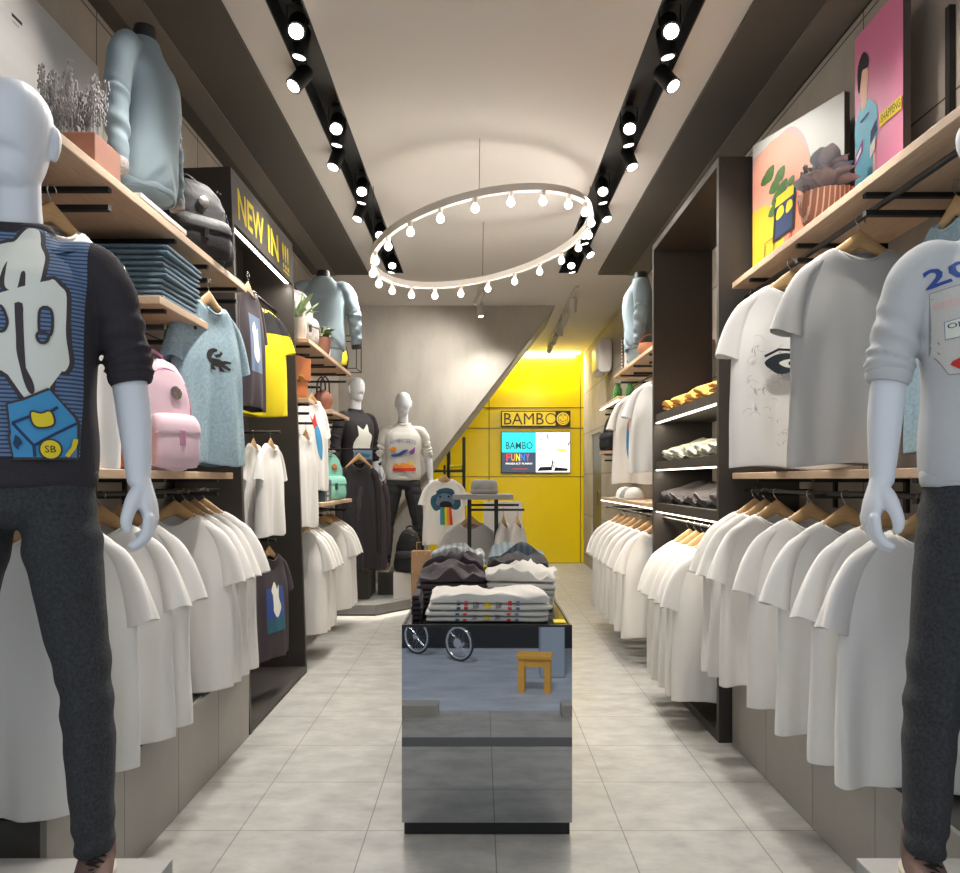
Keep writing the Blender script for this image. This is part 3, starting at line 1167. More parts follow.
# ------------------------------------------------------------------ bags, pots, plants, fixtures
def backpack(loc, rot, label, m, trim, w=.30, h=.42, d=.16, badge=None, studs=False, name='backpack'):
    t = thing(name, label, 'backpack', loc, rot)
    mb = MB()
    rows = [(0, 0, .004, w / 2 * .90, d / 2 * .9), (0, 0, .03, w / 2, d / 2), (0, 0, h * .3, w / 2 * 1.02, d / 2 * 1.05),
            (0, .0, h * .6, w / 2 * .97, d / 2), (0, .005, h * .82, w / 2 * .82, d / 2 * .85), (0, .008, h * .95, w / 2 * .55, d / 2 * .6),
            (0, .01, h, w / 2 * .25, d / 2 * .3)]
    limb(mb, rows, n=36, span=5, power=3.0, cap=.15, mod=lambda u, a: 1 + .015 * math.sin(7 * u * 6 + 3 * a))
    mb.build('pack_body', m, t, smooth=60)
    pk = MB()
    limb(pk, [(0, -d / 2 - .01, .02, w * .40, .035), (0, -d / 2 - .018, h * .12, w * .41, .042), (0, -d / 2 - .018, h * .3, w * .40, .04),
              (0, -d / 2 - .008, h * .42, w * .36, .028)], n=28, span=4, power=4, cap=.2)
    p = pk.build('front_pocket', m, t, smooth=60)
    fl = MB()
    limb(fl, [(0, -d / 2 - .02, h * .32, w * .42, .043), (0, -d / 2 - .016, h * .40, w * .42, .04), (0, -d / 2 - .002, h * .47, w * .40, .03)],
         n=28, span=3, power=4, cap=.3)
    fl.build('pocket_flap', m, p, smooth=60)
    MB().box(-.012, .012, -d / 2 - .066, -d / 2 - .055, h * .22, h * .36).build('buckle', trim, p, bevel=.003)
    hd = MB()
    hd.tube([(-.04, .03, h * .95), (-.038, .03, h * 1.05), (0, .03, h * 1.09), (.038, .03, h * 1.05), (.04, .03, h * .95)], .009, n=8)
    hd.build('handle', trim, t, smooth=60)
    zp = MB()
    zp.tube([(w * .49 * math.cos(a), -d * .28, h * .45 + h * .47 * math.sin(a)) for a in np.linspace(0.05, PI - .05, 18)], .006, n=6)
    zp.build('zip', trim, t, smooth=60)
    for s in (-1, 1):
        MB().tube([(s * w * .28, d * .40, h * .92), (s * w * .34, d * .75, h * .8), (s * w * .40, d * .85, h * .45), (s * w * .42, d * .5, h * .08)],
                  .016, n=8).build('shoulder_strap', trim, t, smooth=60)
        limb(MB(), [(s * w * .50, 0, h * .05, .03, d * .33), (s * w * .52, 0, h * .18, .03, d * .36), (s * w * .50, 0, h * .34, .022, d * .3)],
             n=18, span=3, power=3, cap=.2).build('side_pocket', m, t, smooth=60)
    if badge:
        MB().lathe([(.026, 0), (.026, .004), (.02, .006)], n=20).build('badge', badge, t).matrix_local = \
            Matrix.Translation((.02, -d / 2 - .002, h * .70)) @ Matrix.Rotation(R(80), 4, 'X')
    if studs:
        sb = MB()
        rr = random.Random(4)
        for i in range(26):
            z = rr.uniform(.15, .92) * h
            x = rr.choice((-1, 1)) * rr.uniform(.36, .48) * w * (1 if z < h * .7 else .8)
            sb.lathe([(.004, -.002), (.0035, .003), (.001, .005)], c=(x, -d * .42, z), n=6)
        q = sb.build('studs', STEEL, t)
        q['kind'] = 'stuff'
    return t


def leaf(mb, p, direction, length, width, droop=.3, roll=0.0):
    d = Vector(direction).normalized()
    up = Vector((0, 0, 1))
    s = d.cross(up)
    s = s.normalized() if s.length > 1e-3 else Vector((1, 0, 0))
    s = Matrix.Rotation(roll, 3, d) @ s
    n_ = s.cross(d)
    vs, fs = [], []
    N_ = 7
    for i in range(N_):
        u = i / (N_ - 1)
        wd = width * math.sin(PI * min(1, u * .93 + .05)) ** .8
        c = Vector(p) + d * length * u - up * droop * length * u * u
        vs += [c - s * wd / 2 + n_ * wd * .12, c - n_ * wd * .06, c + s * wd / 2 + n_ * wd * .12]
    for i in range(N_ - 1):
        a = i * 3
        fs += [(a, a + 1, a + 4, a + 3), (a + 1, a + 2, a + 5, a + 4)]
    mb.add(vs, fs)


def foliage(n, h, spread, lw, m, parent, seed=1, droop=.3, base=(0, 0, 0), name='foliage', upb=.6):
    rr = random.Random(seed)
    mb = MB()
    for i in range(n):
        a = rr.uniform(0, 2 * PI)
        el = rr.uniform(.15, 1.2)
        z = rr.uniform(0.1, 1) * h
        r = rr.uniform(0, .35) * spread
        p = Vector(base) + Vector((r * math.cos(a), r * math.sin(a), z * upb))
        leaf(mb, p, (math.cos(a) * math.cos(el), math.sin(a) * math.cos(el), math.sin(el)), spread * rr.uniform(.6, 1), lw * rr.uniform(.7, 1.2),
             droop, rr.uniform(-.6, .6))
    st = MB()
    for i in range(7):
        a = rr.uniform(0, 2 * PI)
        e = Vector(base) + Vector((math.cos(a) * spread * .4, math.sin(a) * spread * .4, h * .8))
        st.tube([Vector(base), (Vector(base) + e) / 2 + Vector((0, 0, h * .1)), e], .003, n=5)
    mb.m += []
    for v in (st,):
        o = len(mb.v)
        mb.v += v.v
        mb.f += [[i + o for i in f] for f in v.f]
        mb.m += v.m
    return mb.build(name, m, parent, smooth=60, fix=False)


def spikes(n, h, rx, ry, m, parent, seed=2, base=(0, 0, 0), rad=.006):
    """bundles of thin stems with knobbly flower heads"""
    rr = random.Random(seed)
    mb = MB()
    for i in range(n):
        x, y = rr.uniform(-rx, rx), rr.uniform(-ry, ry)
        hh = h * rr.uniform(.7, 1)
        b = Vector(base) + Vector((x, y, 0))
        tx, ty = rr.uniform(-.05, .05), rr.uniform(-.05, .05)
        tip = b + Vector((tx * hh * 2, ty * hh * 2, hh))
        mb.tube([b, (b + tip) / 2, tip], .0016, n=4)
        for k in range(13):
            u = .38 + .62 * k / 12
            c = b.lerp(tip, u)
            for q in range(3):
                a = rr.uniform(0, 6.28)
                dd = Vector((math.cos(a), math.sin(a), .5)) * rad * rr.uniform(.6, 1.6)
                mb.lathe([(rad * .2, -rad * .9), (rad * .65, 0), (rad * .15, rad)], c=c + dd, n=5)
    o = mb.build('flower_spikes', m, parent, smooth=60, fix=False)
    return o


def pot(t, r0, r1, h, m, n=28):
    MB().lathe([(r0 * .9, 0), (r0, .006), (r1, h), (r1 * .9, h), (r1 * .86, h - .02), (.001, h - .02)], n=n, cap=True).build('pot', m, t, smooth=40)


def spotlight(p, aim, label, m_body=BLACK_METAL, lens=LENS, r=.042, ln=.12, group=None, name='track_spotlight', drop=.05):
    """p: fixing point on the ceiling"""
    t = thing(name, label, 'spotlight', p, 0, group)
    d = (Vector(aim) - Vector(p)).normalized()
    c = Vector((0, 0, -drop - r))
    a, b = c - d * ln * .45, c + d * ln * .55
    MB().box(-.02, .02, -.03, .03, -.012, 0).build('mount', m_body, t)
    sd = d.cross(Vector((0, 0, 1)))
    sd = sd.normalized() if sd.length > .01 else Vector((1, 0, 0))
    yk = MB()
    for s in (-1, 1):
        yk.tube([Vector((0, 0, -.01)), sd * s * (r + .006) + Vector((0, 0, -.012)), c + sd * s * (r + .006)], .004, n=6)
    yk.build('yoke', m_body, t)
    MB().tube([a, a + d * .004, a + d * .02, b - d * .002, b], [r * .7, r * .85, r, r, r * 1.02], n=20).build('housing', m_body, t, smooth=50)
    MB().tube([b + d * .0005, b + d * .003], r * .80, n=20).build('lens', lens, t, smooth=30)
    return Vector(p) + b + d * .012, d


def board_shelf(name, x0, x1, y0, y1, ztop, label, m=WOOD, th=.03, brackets=(), side=-1, cat='shelf', led=False, kerb=False):
    t = thing(name, label, cat, ((x0 + x1) / 2, (y0 + y1) / 2, ztop - th))
    cx, cy = (x0 + x1) / 2, (y0 + y1) / 2
    MB().box(x0 - cx, x1 - cx, y0 - cy, y1 - cy, 0, th).build('board', m, t, bevel=.003)
    lo, hi = (x0, x1)
    wall_x = x0 if side < 0 else x1
    for yb in brackets:
        b = MB()
        xs = sorted((wall_x - cx, (x1 - .02 if side < 0 else x0 + .02) - cx))
        b.box(xs[0], xs[1], yb - cy - .012, yb - cy + .012, -.014, 0)
        b.box(xs[0], xs[1], yb - cy - .012, yb - cy + .012, -.075, -.058)
        w = wall_x - cx
        a_, b_ = sorted((w, w - side * .014))
        b.box(a_, b_, yb - cy - .012, yb - cy + .012, -.13, -.0)
        b.build('bracket', BLACK_METAL, t, smooth=0)
    if led:
        xe = x1 if side < 0 else x0
        a_, b_ = sorted((xe - cx, xe + (-.02 if side < 0 else .02) - cx))
        MB().box(a_, b_, y0 - cy, y1 - cy, -.008, 0).build('led_strip', LED_DIM, t, smooth=0)
    return t
# ================================================================== NEAR MANNEQUINS
MX, MY, MZ, MROT, SLIM = -1.07, 1.83, .34, R(12), .94


def P1(cx, cy):   # left sweater drawing grid -> local x, z
    c, s, d = math.cos(MROT), math.sin(MROT), .122 * SLIM
    k = (cx / 6 - 480) / F
    x = (k * (MY - d * c) - MX - d * s) / (c - k * s)
    y = MY + x * s - d * c
    return (x / SLIM, H - (190 + cy / 6 - 480) * y / F - MZ)


def pl1(pts, n=4):
    q = [(min(x, .160), z) for x, z in (P1(*p) for p in pts)]
    return smooth_poly(q, n) if n else q


panel_r = [(150, 165), (350, 158), (450, 190), (560, 240), (640, 290), (605, 370), (565, 480), (510, 610), (490, 690), (490, 870),
           (485, 1100), (492, 1300), (510, 1605)]
panel = [P1(*q) for q in panel_r]
panel = [(min(x, .163 if z < 1.36 else .176), z) for x, z in panel]
panel = panel + [(-x, z) for x, z in panel[::-1]]
blob1 = [(-130, 330), (-60, 300), (0, 280), (40, 270), (70, 220), (100, 180), (130, 170), (165, 182), (185, 240), (200, 300),
         (238, 370), (246, 450), (245, 520), (235, 570), (205, 600), (178, 605), (162, 590), (155, 510), (141, 482), (126, 500), (118, 585),
         (95, 608), (62, 605), (40, 575), (36, 500), (46, 425), (36, 412), (20, 440), (8, 520), (-10, 590), (-70, 600), (-120, 520)]
smoke = [(-20, 640), (30, 645), (75, 668), (104, 695), (128, 735), (150, 690), (195, 668), (248, 620), (285, 550),
         (312, 530), (350, 568), (384, 610), (390, 720), (388, 870), (400, 1000), (394, 1050), (370, 1085), (346, 1060), (325, 1032),
         (306, 1052), (296, 1150), (286, 1240), (270, 1290), (276, 1320), (292, 1336), (205, 1336), (190, 1300), (130, 1220),
         (72, 1130), (40, 1092), (-20, 1075), (-70, 1000), (-90, 850), (-70, 700)]
carton = [(60, 1290), (150, 1265), (195, 1300), (270, 1270), (296, 1200), (326, 1240), (345, 1300), (420, 1360), (455, 1400), (506, 1490),
          (510, 1604), (100, 1604), (78, 1490), (88, 1400)]
dk = 1.0 / 434
L1 = [(panel, STRIPE_SWEATER)]
for poly in (blob1, smoke):
    p = pl1(poly, 3)
    L1 += [(outset(p, .009), INK_OUTLINE), (p, INK_WHITE)]
gap = pl1([(106, 690), (116, 760), (120, 870), (115, 960), (130, 1050), (150, 1150), (172, 1208), (195, 1225), (210, 1200), (198, 1140), (166, 1070), (155, 980), (160, 870), (157, 760), (152, 690)], 2)
L1.append((gap, INK_OUTLINE))
for hole in ([(8, 720), (30, 722), (52, 770), (58, 810), (40, 848), (12, 835)], [(262, 725), (300, 722), (312, 790), (302, 868), (262, 868), (255, 800)],
             [(246, 872), (290, 872), (285, 905), (268, 915), (250, 905)]):
    p = pl1(hole, 3)
    L1 += [(outset(p, .006), INK_OUTLINE), (p, STRIPE_SWEATER)]
cp = pl1(carton, 0)
L1 += [(outset(cp, .006), INK_OUTLINE), (cp, INK_BLUE)]
for ln in ([(88, 1400), (210, 1535)], [(210, 1535), (450, 1395)], [(210, 1535), (217, 1600)], [(88, 1400), (200, 1355)], [(300, 1330), (340, 1300)]):
    L1.append((line(pl1(ln, 0), .006), INK_NAVY))
L1.append((pl1([(110, 1470), (135, 1490), (128, 1510), (150, 1520), (128, 1540), (130, 1565), (108, 1540), (98, 1520)], 0), INK_NAVY))
capq = pl1([(200, 1335), (250, 1345), (300, 1330), (320, 1390), (300, 1415), (240, 1422), (208, 1395)], 3)
L1 += [(outset(capq, .004), INK_OUTLINE), (capq, INK_YELLOW)]
bc = P1(305, 1556)
L1 += [(circle(bc[0], bc[1], .0235), INK_OUTLINE), (circle(bc[0], bc[1], .020), INK_YELLOW), (moved(text_geo('SB', .022, .015), bc[0] - .011, bc[1] - .007), INK_BLACK)]
L1 += [(pl1([(400, 1602), (440, 1530), (480, 1500), (500, 1490), (508, 1602)], 0), INK_STEEL),
       (line(pl1([(392, 1598), (425, 1545), (465, 1508), (490, 1492)], 0), .008), INK_YELLOW)]

man_l = mannequin((MX, MY, MZ), MROT, 'white mannequin in dark sweater with striped panel and blue carton picture, left foreground', DARK_KNIT, graphic=L1, slim=SLIM)
# right foreground mannequin
RX, RROT = 1.205, R(-8)


def P2(px, py):
    c, s, d = math.cos(RROT), math.sin(RROT), .122 * SLIM
    k = (px - 480) / F
    x = (k * (MY - d * c) - RX - d * s) / (c - k * s)
    return (x / SLIM, H - (py - 480) * (MY + x * s - d * c) / F - MZ)


box = [P2(*q) for q in [(942, 288), (1010, 272), (1050, 284), (1046, 340), (1030, 372), (956, 372), (945, 350), (943, 310)]]
lab = [P2(*q) for q in [(951, 320), (985, 312), (987, 332), (952, 337)]]
L2 = [(moved(text_geo('20', .10, .044, bold=.02), *P2(938, 284), rot=R(14)), INK_ROYAL),
      (outset(box, .0022), INK_GREY), (box, mat('pale_beige_ink', (206, 202, 194), .8)),
      ([P2(*q) for q in [(944, 298), (1048, 290), (1047, 298), (944, 305)]], mat('blush_ink', (216, 190, 182), .8)),
      (outset(lab, .0016), INK_STEEL), (lab, INK_WHITE), (moved(text_geo('ONLY', .055, .012), *P2(953, 327), rot=R(6)), INK_NAVY),
      (smooth_poly([P2(*q) for q in [(956, 363), (970, 354), (982, 357), (994, 353), (1008, 362), (984, 374)]], 3), INK_RED),
      ]
man_r = mannequin((RX, MY, MZ), RROT, 'white mannequin in pale grey sweater with blue numerals, right foreground', GREY_KNIT, graphic=L2, slim=SLIM)
for nm, x0, x1, lb in (('mannequin_plinth', -1.36, -.78, 'grey plinth under the mannequin in the striped dark sweater'),
                       ('mannequin_plinth', .955, 1.46, 'grey plinth under the mannequin in the pale grey sweater')):
    o = B(x0, x1, 1.50, 2.015, 0, MZ).build(nm, PLINTH, smooth=0, bevel=.003)
    tag(o, lb, 'plinth')


# ================================================================== base cabinets
def cabinets(side, xf, xw, edges, words):
    n = len(edges) - 1
    for i in range(n):
        y0, y1 = edges[i], edges[i + 1]
        t = thing('base_cabinet', '%s grey base cabinet from the %s plinth along the %s wall' % (ORD[i], words, words), 'cabinet',
                  ((xf + xw) / 2, (y0 + y1) / 2, 0), 0, None)
        hx, hy = abs(xf - xw) / 2, (y1 - y0) / 2
        s = 1 if xf > xw else -1
        a, b = sorted((s * (hx - .02), -s * hx))
        MB().box(a, b, -hy, hy, 0, .38).build('carcass', CABINET_DARK, t, smooth=0)
        a, b = sorted((s * (hx - .0195), s * hx))
        MB().box(a, b, -hy + .0015, hy - .0015, .002, .379).build('door', CABINET, t, smooth=0, bevel=.0015)


cabinets(-1, -1.17, -1.615, [2.14, 2.61, 3.08, 3.55, 4.02], 'left')
cabinets(1, 1.24, 1.615, [2.03, 2.49, 2.96, 3.44, 3.9], 'right')

# ================================================================== LEFT BAY 1
board_shelf('wall_shelf', XL, -1.17, 1.5, 3.98, 2.27, 'long pale wood shelf under the ceiling on the left wall, nearest', brackets=(2.0, 2.55, 3.1, 3.47, 3.88), side=-1)
board_shelf('wall_shelf', XL, -1.17, 2.90, 3.42, 1.975, 'short pale wood shelf holding the stack of blue folded jeans', brackets=(3.0, 3.33), side=-1)
board_shelf('wall_shelf', XL, -1.17, 2.0, 3.76, 1.335, 'pale wood shelf under the pink backpack', brackets=(2.3, 3.0, 3.6), side=-1)
rail('garment_rail', (-1.32, 1.95, 1.25), (-1.32, 4.0, 1.25), 'black rail under the pink backpack shelf, left wall',
     feet=[((-1.32, y, 1.25), (XL + .005, y, 1.25)) for y in (2.0, 3.0, 3.95)])
PL = 'from the camera on the lower left rail'
for i, y in enumerate((2.16, 2.50, 2.76, 2.94, 3.43, 3.55, 3.67, 3.80)):
    hang(-1.32, y, 1.25, R(random.uniform(-4, 4)), 'plain white T-shirt, %s %s' % (ORD[i], PL), WHITE_COTTON, 'white T-shirts on the lower left rail', k=i,
         hlabel='wooden clothes hanger, %s %s' % (ORD[i], PL), hgroup='hangers on the lower left rail')
# faced-out shirts under the high shelf
tx = [circle(.03 + .03 * math.sin(i * 2.1), -.35 - .045 * i, .014 + .008 * (i % 3), 12) for i in range(6)]
hang(-1.28, 2.37, 2.17, R(68), 'white T-shirt with faint grey print behind the striped mannequin', WHITE_COTTON, k=1, graphic=[(t_, INK_PALE) for t_ in tx],
     hlabel='wooden hanger of the white T-shirt behind the striped mannequin')


def CR(px, py):   # crocodile drawing, crop pixels -> local
    return ((px - 637) / 393, -.36 - (py - 208) / 600)


crocs = [smooth_poly([(606, 200), (612, 188), (626, 180), (637, 181), (634, 188), (622, 192), (616, 202), (624, 208), (640, 208), (654, 214), (650, 226), (634, 230), (618, 224), (608, 213)], 3),
         [(646, 212), (656, 208), (673, 208), (674, 213), (660, 216), (650, 222)], [(646, 222), (656, 221), (671, 229), (668, 235), (654, 232), (644, 229)],
         [(618, 222), (626, 226), (622, 236), (630, 239), (616, 240), (614, 232)], [(634, 228), (642, 229), (644, 238), (652, 241), (638, 242)],
         [(622, 194), (628, 198), (640, 192), (644, 184), (650, 190), (642, 200), (630, 206)]]
hang(-1.185, 3.47, 2.165, R(75), 'pale blue T-shirt with dark crocodile emblem facing the aisle', BLUE_MELANGE, k=2, sz=.94,
     graphic=[([CR(*p) for p in q_], INK_BLACK) for q_ in crocs], hlabel='wooden hanger of the pale blue crocodile T-shirt')
# things on the high shelf
t = thing('planter_box', 'terracotta box planter of dried lavender on the high left shelf', 'planter', (-1.32, 2.56, 2.27))
MB().box(-.12, .12, -.09, .09, 0, .115).build('trough', TERRACOTTA, t, smooth=0, bevel=.003)
MB().box(-.11, .11, -.08, .08, .11, .1165).build('soil', SOIL, t, smooth=0)
spikes(34, .24, .085, .06, LAVENDER, t, 5, (.01, 0, .112), .006)
bust((-1.285, 3.06, 2.30), R(84), 'steel blue sweater on a headless form above the white box, left shelf', STEEL_BLUE_KNIT, PALE_PRINT_CANVAS, slim=.78)
t = thing('shoe_box', 'flat white lidded box under the blue sweater form', 'box', (-1.30, 2.98, 2.27))
MB().box(-.10, .12, -.22, .20, 0, .024).build('box_base', CARD_WHITE, t, smooth=0, bevel=.002)
MB().box(-.103, .123, -.223, .203, .012, .03).build('lid', CARD_WHITE, t, smooth=0, bevel=.002)
backpack((-1.30, 3.55, 2.27), R(48), 'black studded leather backpack next to the new in frame', BLACK_CANVAS, BLACK_WEB, w=.33, h=.37, d=.17, badge=STEEL, studs=True)
t = thing('picture_panel', 'glossy white picture leaning on the left wall behind the lavender', 'picture', (-1.52, 2.55, 2.272), (0, R(-3), 0))
MB().box(-.012, .012, -.72, .66, 0, .70).build('panel', GLOSS_WHITE, t, smooth=0, bevel=.002)
print_on('fine_print', [(([(0, 0), (.06, 0), (.06, .012), (0, .012)]), INK_BLACK), ([(.0, -.02), (.04, -.02), (.04, -.012), (0, -.012)], INK_GREY)], t,
         plane=((.012, .05, .55), (0, 1, 0), (0, 0, 1), (1, 0, 0)))
# blue jeans stack
for i in range(5):
    o = link('folded_jeans', folded_mesh(.40, .42, .042, 40 + i, .0, 2), DENIM, loc=(-1.385 + random.uniform(-.006, .006), 3.16, 1.976 + .0425 * i))
    o.rotation_euler = (0, 0, R(90 + random.uniform(-1.5, 1.5)))
    tag(o, 'folded blue jeans, %s from the bottom of the short shelf stack' % ORD[i], 'jeans', 'folded jeans on the short left shelf')
# bags on the lower shelf
t = thing('bowl_bag', 'round tan leather bag beside the pink backpack', 'handbag', (-1.33, 2.70, 1.336), R(60))
limb(MB(), [(0, 0, .01, .13, .06), (0, 0, .05, .165, .075), (0, 0, .10, .175, .08), (0, 0, .15, .15, .07), (0, 0, .178, .10, .045)], n=36, span=4, power=2.4, cap=.2).build(
    'bag_body', TAN, t, smooth=60)
MB().tube([(.15 * math.cos(a), 0, .11 + .115 * math.sin(a)) for a in np.linspace(.15, PI - .15, 16)], .006, n=8).build('handle', TAN, t, smooth=60)
MB().tube([(.12 * math.cos(a), -.05, .168 + .01 * math.sin(a)) for a in np.linspace(0, PI, 12)], .004, n=6).build('zip', GOLD, t, smooth=60)
backpack((-1.225, 3.02, 1.336), R(62), 'pale pink backpack with patches on the lower left shelf', PINK, PINK_DARK, w=.25, h=.42, d=.14, badge=STEEL)

# ================================================================== LEFT DARK FRAME
fr = thing('display_niche', 'tall dark frame with yellow lettering on the left wall', 'display frame', (-1.17, 4.705, 0), (0, R(-2.0), 0))
MB().box(-.34, 0, -.665, -.63, .0, 2.9).build('side_panel', DARK_PANEL, fr, smooth=0, bevel=.002)
MB().box(-.34, 0, .63, .665, .0, 2.9).build('side_panel', DARK_PANEL, fr, smooth=0, bevel=.002)
MB().box(-.34, -.0, -.63, .63, 2.865, 2.9).build('top_panel', DARK_PANEL, fr, smooth=0)
MB().box(-.34, -.0, -.63, .63, 0.012, .05).build('base_panel', DARK_PANEL, fr, smooth=0)
MB().box(-.34, -.325, -.63, .63, .05, 2.865).build('back_panel', DARK_PANEL, fr, smooth=0)
hd = MB().box(-.022, -.001, -.63, .63, 2.62, 2.865).build('header', DARK_PANEL, fr, smooth=0)
MB().box(-.045, -.022, -.62, .62, 2.622, 2.634).build('led_strip', LED, fr, smooth=0)
gl = []
for s_, a0, a1 in (('NEW', -.56, -.06), ('IN', .03, .27), ('!!!', .37, .53)):
    gl.append((moved(text_geo(s_, a1 - a0, .165, bold=.02), a0, 2.665), INK_YELLOW))
gl.append(([(.37, 2.645), (.53, 2.645), (.53, 2.655), (.37, 2.655)], INK_YELLOW))
print_on('lettering', gl, fr, plane=((-.001, 0, 0), (0, 1, 0), (0, 0, 1), (1, 0, 0)))
rail('garment_rail', (-1.37, 4.09, 2.43), (-1.37, 5.32, 2.43), 'black rail behind the new in lettering')
rail('garment_rail', (-1.50, 4.64, 1.58), (-1.17, 4.64, 1.58), 'short black bar above two small white T-shirts in dark left frame')
rail('garment_rail', (-1.44, 4.62, .95), (-1.19, 4.62, .95), 'lowest black bar inside the dark left frame')
wz = [(-.1, -.62), (-.1, -.26), (.1, -.26), (.1, -.62)]
wh = smooth_poly([(-.05, -.5), (-.03, -.42), (-.06, -.36), (-.01, -.30), (.02, -.36), (.05, -.33), (.04, -.42), (.06, -.5), (0, -.56)], 3)
hang(-1.275, 4.36, 2.43, R(86), 'dark plum T-shirt with blue and white picture in the left frame', PLUM_COTTON, k=3, sx=.9, sz=.87, graphic=[(wz, INK_STEEL), (wh, INK_WHITE)],
     hlabel='wooden hanger of the dark plum T-shirt')
yk = [(-.3, -.09), (.3, -.09), (.3, -.3), (.25, -.27), (-.25, -.27), (-.3, -.3)]
hang(-1.37, 4.80, 2.43, R(44), 'yellow T-shirt with black shoulders in the left frame', YELLOW_COTTON, k=0, sx=.9, sz=.87, graphic=[(yk, INK_BLACK)], collar=BLACK_COTTON,
     hlabel='wooden hanger of the yellow and black T-shirt')
hang(-1.325, 4.64, 1.58, R(86), 'small white T-shirt nearer the back of the left frame', WHITE_COTTON, k=1, sx=.72, sz=.71, hlabel='wooden hanger of the inner small white T-shirt')
hang(-1.225, 4.64, 1.58, R(84), 'small white T-shirt at the open front of the left frame', WHITE_COTTON, k=2, sx=.76, sz=.71, hlabel='wooden hanger of the outer small white T-shirt')
hang(-1.23, 4.62, .95, R(78), 'dark T-shirt with blue flower picture low in left frame', PLUM_COTTON, k=1, sx=.92, sz=.80,
     graphic=[([(-.12, -.66), (.10, -.66), (.10, -.34), (-.12, -.34)], INK_ROYAL), (wh, INK_WHITE), ([(-.12, -.66), (.10, -.66), (.10, -.56), (-.12, -.56)], INK_TEAL)],
     hlabel='wooden hanger of the low dark T-shirt')

# ================================================================== LEFT BAY 2
board_shelf('wall_shelf', XL, -1.17, 5.42, 7.2, 2.27, 'far left high wood shelf with plants and sweater form', brackets=(5.55, 6.05, 6.55, 7.05), side=-1)
board_shelf('wall_shelf', XL, -1.17, 5.42, 5.62, 1.86, 'short wood shelf under the tall tan satchel', brackets=(5.52,), side=-1)
board_shelf('wall_shelf', XL, -1.17, 6.3, 7.1, 1.86, 'wood shelf under the round brown bag, far left', brackets=(6.4, 6.95), side=-1)
board_shelf('wall_shelf', XL, -1.17, 5.84, 7.25, 1.13, 'far left wood shelf under the mint backpack', brackets=(6.0, 7.1), side=-1)
rail('garment_rail', (-1.34, 5.6, 1.04), (-1.34, 7.25, 1.04), 'black rail under the mint backpack shelf',
     feet=[((-1.34, y, 1.04), (XL + .005, y, 1.04)) for y in (5.65, 6.4, 7.2)])
PL = 'from the camera under the mint backpack'
for i, y in enumerate((5.75, 5.87, 5.99, 6.11, 6.82, 6.98, 7.14)):
    hang(-1.34, y, 1.04, R(random.uniform(-4, 4)), 'plain white T-shirt, %s %s' % (ORD[i], PL), WHITE_COTTON, 'white T-shirts on the far left rail', k=i, sx=.93,
         hlabel='wooden clothes hanger, %s %s' % (ORD[i], PL), hgroup='hangers on the far left rail')
bird_r = smooth_poly([(-.10, -.24), (-.06, -.27), (-.03, -.24), (0, -.22), (.0, -.28), (.03, -.32), (.0, -.37), (-.05, -.34)], 3)
bird_b = smooth_poly([(-.04, -.34), (.03, -.32), (.07, -.40), (.08, -.50), (.05, -.60), (.0, -.56), (-.03, -.46)], 3)
rail('garment_rail', (XL + .01, 5.98, 2.0), (-1.20, 5.98, 2.0), 'short black arm carrying the parrot T-shirt')
hang(-1.27, 5.98, 2.0, R(76), 'white T-shirt with red and blue parrot print', WHITE_COTTON, k=3, sz=.92, graphic=[(bird_r, INK_RED), (bird_b, INK_BLUE)],
     hlabel='wooden hanger of the parrot T-shirt')
rail('garment_rail', (XL + .01, 5.60, 1.70), (-1.18, 5.60, 1.70), 'short black arm beside the dark left frame')
hang(-1.23, 5.60, 1.70, R(80), 'narrow white T-shirt in front of the parrot T-shirt', WHITE_COTTON, k=0, sx=.72, sz=.86, hlabel='wooden hanger of the narrow white T-shirt')
# high shelf goods
t = thing('potted_plant', 'pale leafy plant in a white pot by the left frame', 'plant', (-1.27, 5.52, 2.27))
pot(t, .055, .07, .15, POT_WHITE)
foliage(26, .2, .16, .03, LEAF_PALE, t, 3, .15, (0, 0, .14), upb=.4)
backpack((-1.33, 5.74, 2.27), R(60), 'grey patterned backpack behind the white plant pot', PALE_PRINT_CANVAS, BLACK_WEB, w=.28, h=.40, d=.15)
bust((-1.30, 6.58, 2.285), R(190), 'steel blue sweater on a headless form at the far left shelf', STEEL_BLUE_KNIT, BLACK_COTTON, LIGHT_DENIM)
t = thing('potted_flower', 'white flowers in terracotta pot before the far left form', 'plant', (-1.22, 6.10, 2.27))
pot(t, .06, .078, .12, TERRACOTTA)
foliage(30, .12, .11, .04, LEAF, t, 8, .3, (0, 0, .10), upb=.4)
fl = MB()
for dx, dy, dz in ((-.05, -.06, .16), (.01, -.07, .13), (.03, -.03, .19), (-.06, -.02, .12)):
    for q in range(7):
        a = q * 2 * PI / 7
        leaf(fl, (dx, dy, dz), (math.cos(a), math.sin(a) - .3, .7), .035, .026, .1)
    fl.lathe([(.002, -.01), (.014, 0), (.012, .012), (.003, .018)], c=(dx, dy, dz), n=10)
fl.build('blossoms', FLOWER, t, smooth=60, fix=False)
o = B(-.10, .10, -.015, .015, 0, .24).build('white_box', CARD_WHITE, smooth=0, bevel=.002, loc=(-1.30, 6.34, 2.27))
tag(o, 'slim upright white box behind the terracotta flower pot', 'box')
t = thing('shoulder_bag', 'black bag with yellow front on the far left shelf', 'handbag', (-1.24, 6.90, 2.27), R(40))
limb(MB(), [(0, 0, .005, .09, .04), (0, 0, .10, .10, .05), (0, 0, .2, .08, .035)], n=24, span=4, power=4, cap=.2).build('bag_body', BLACK_CANVAS, t, smooth=60)
limb(MB(), [(0, -.045, .03, .06, .012), (0, -.05, .09, .07, .014), (0, -.04, .16, .06, .01)], n=20, span=3, power=4, cap=.2).build('front_flap', INK_YELLOW, t, smooth=60)
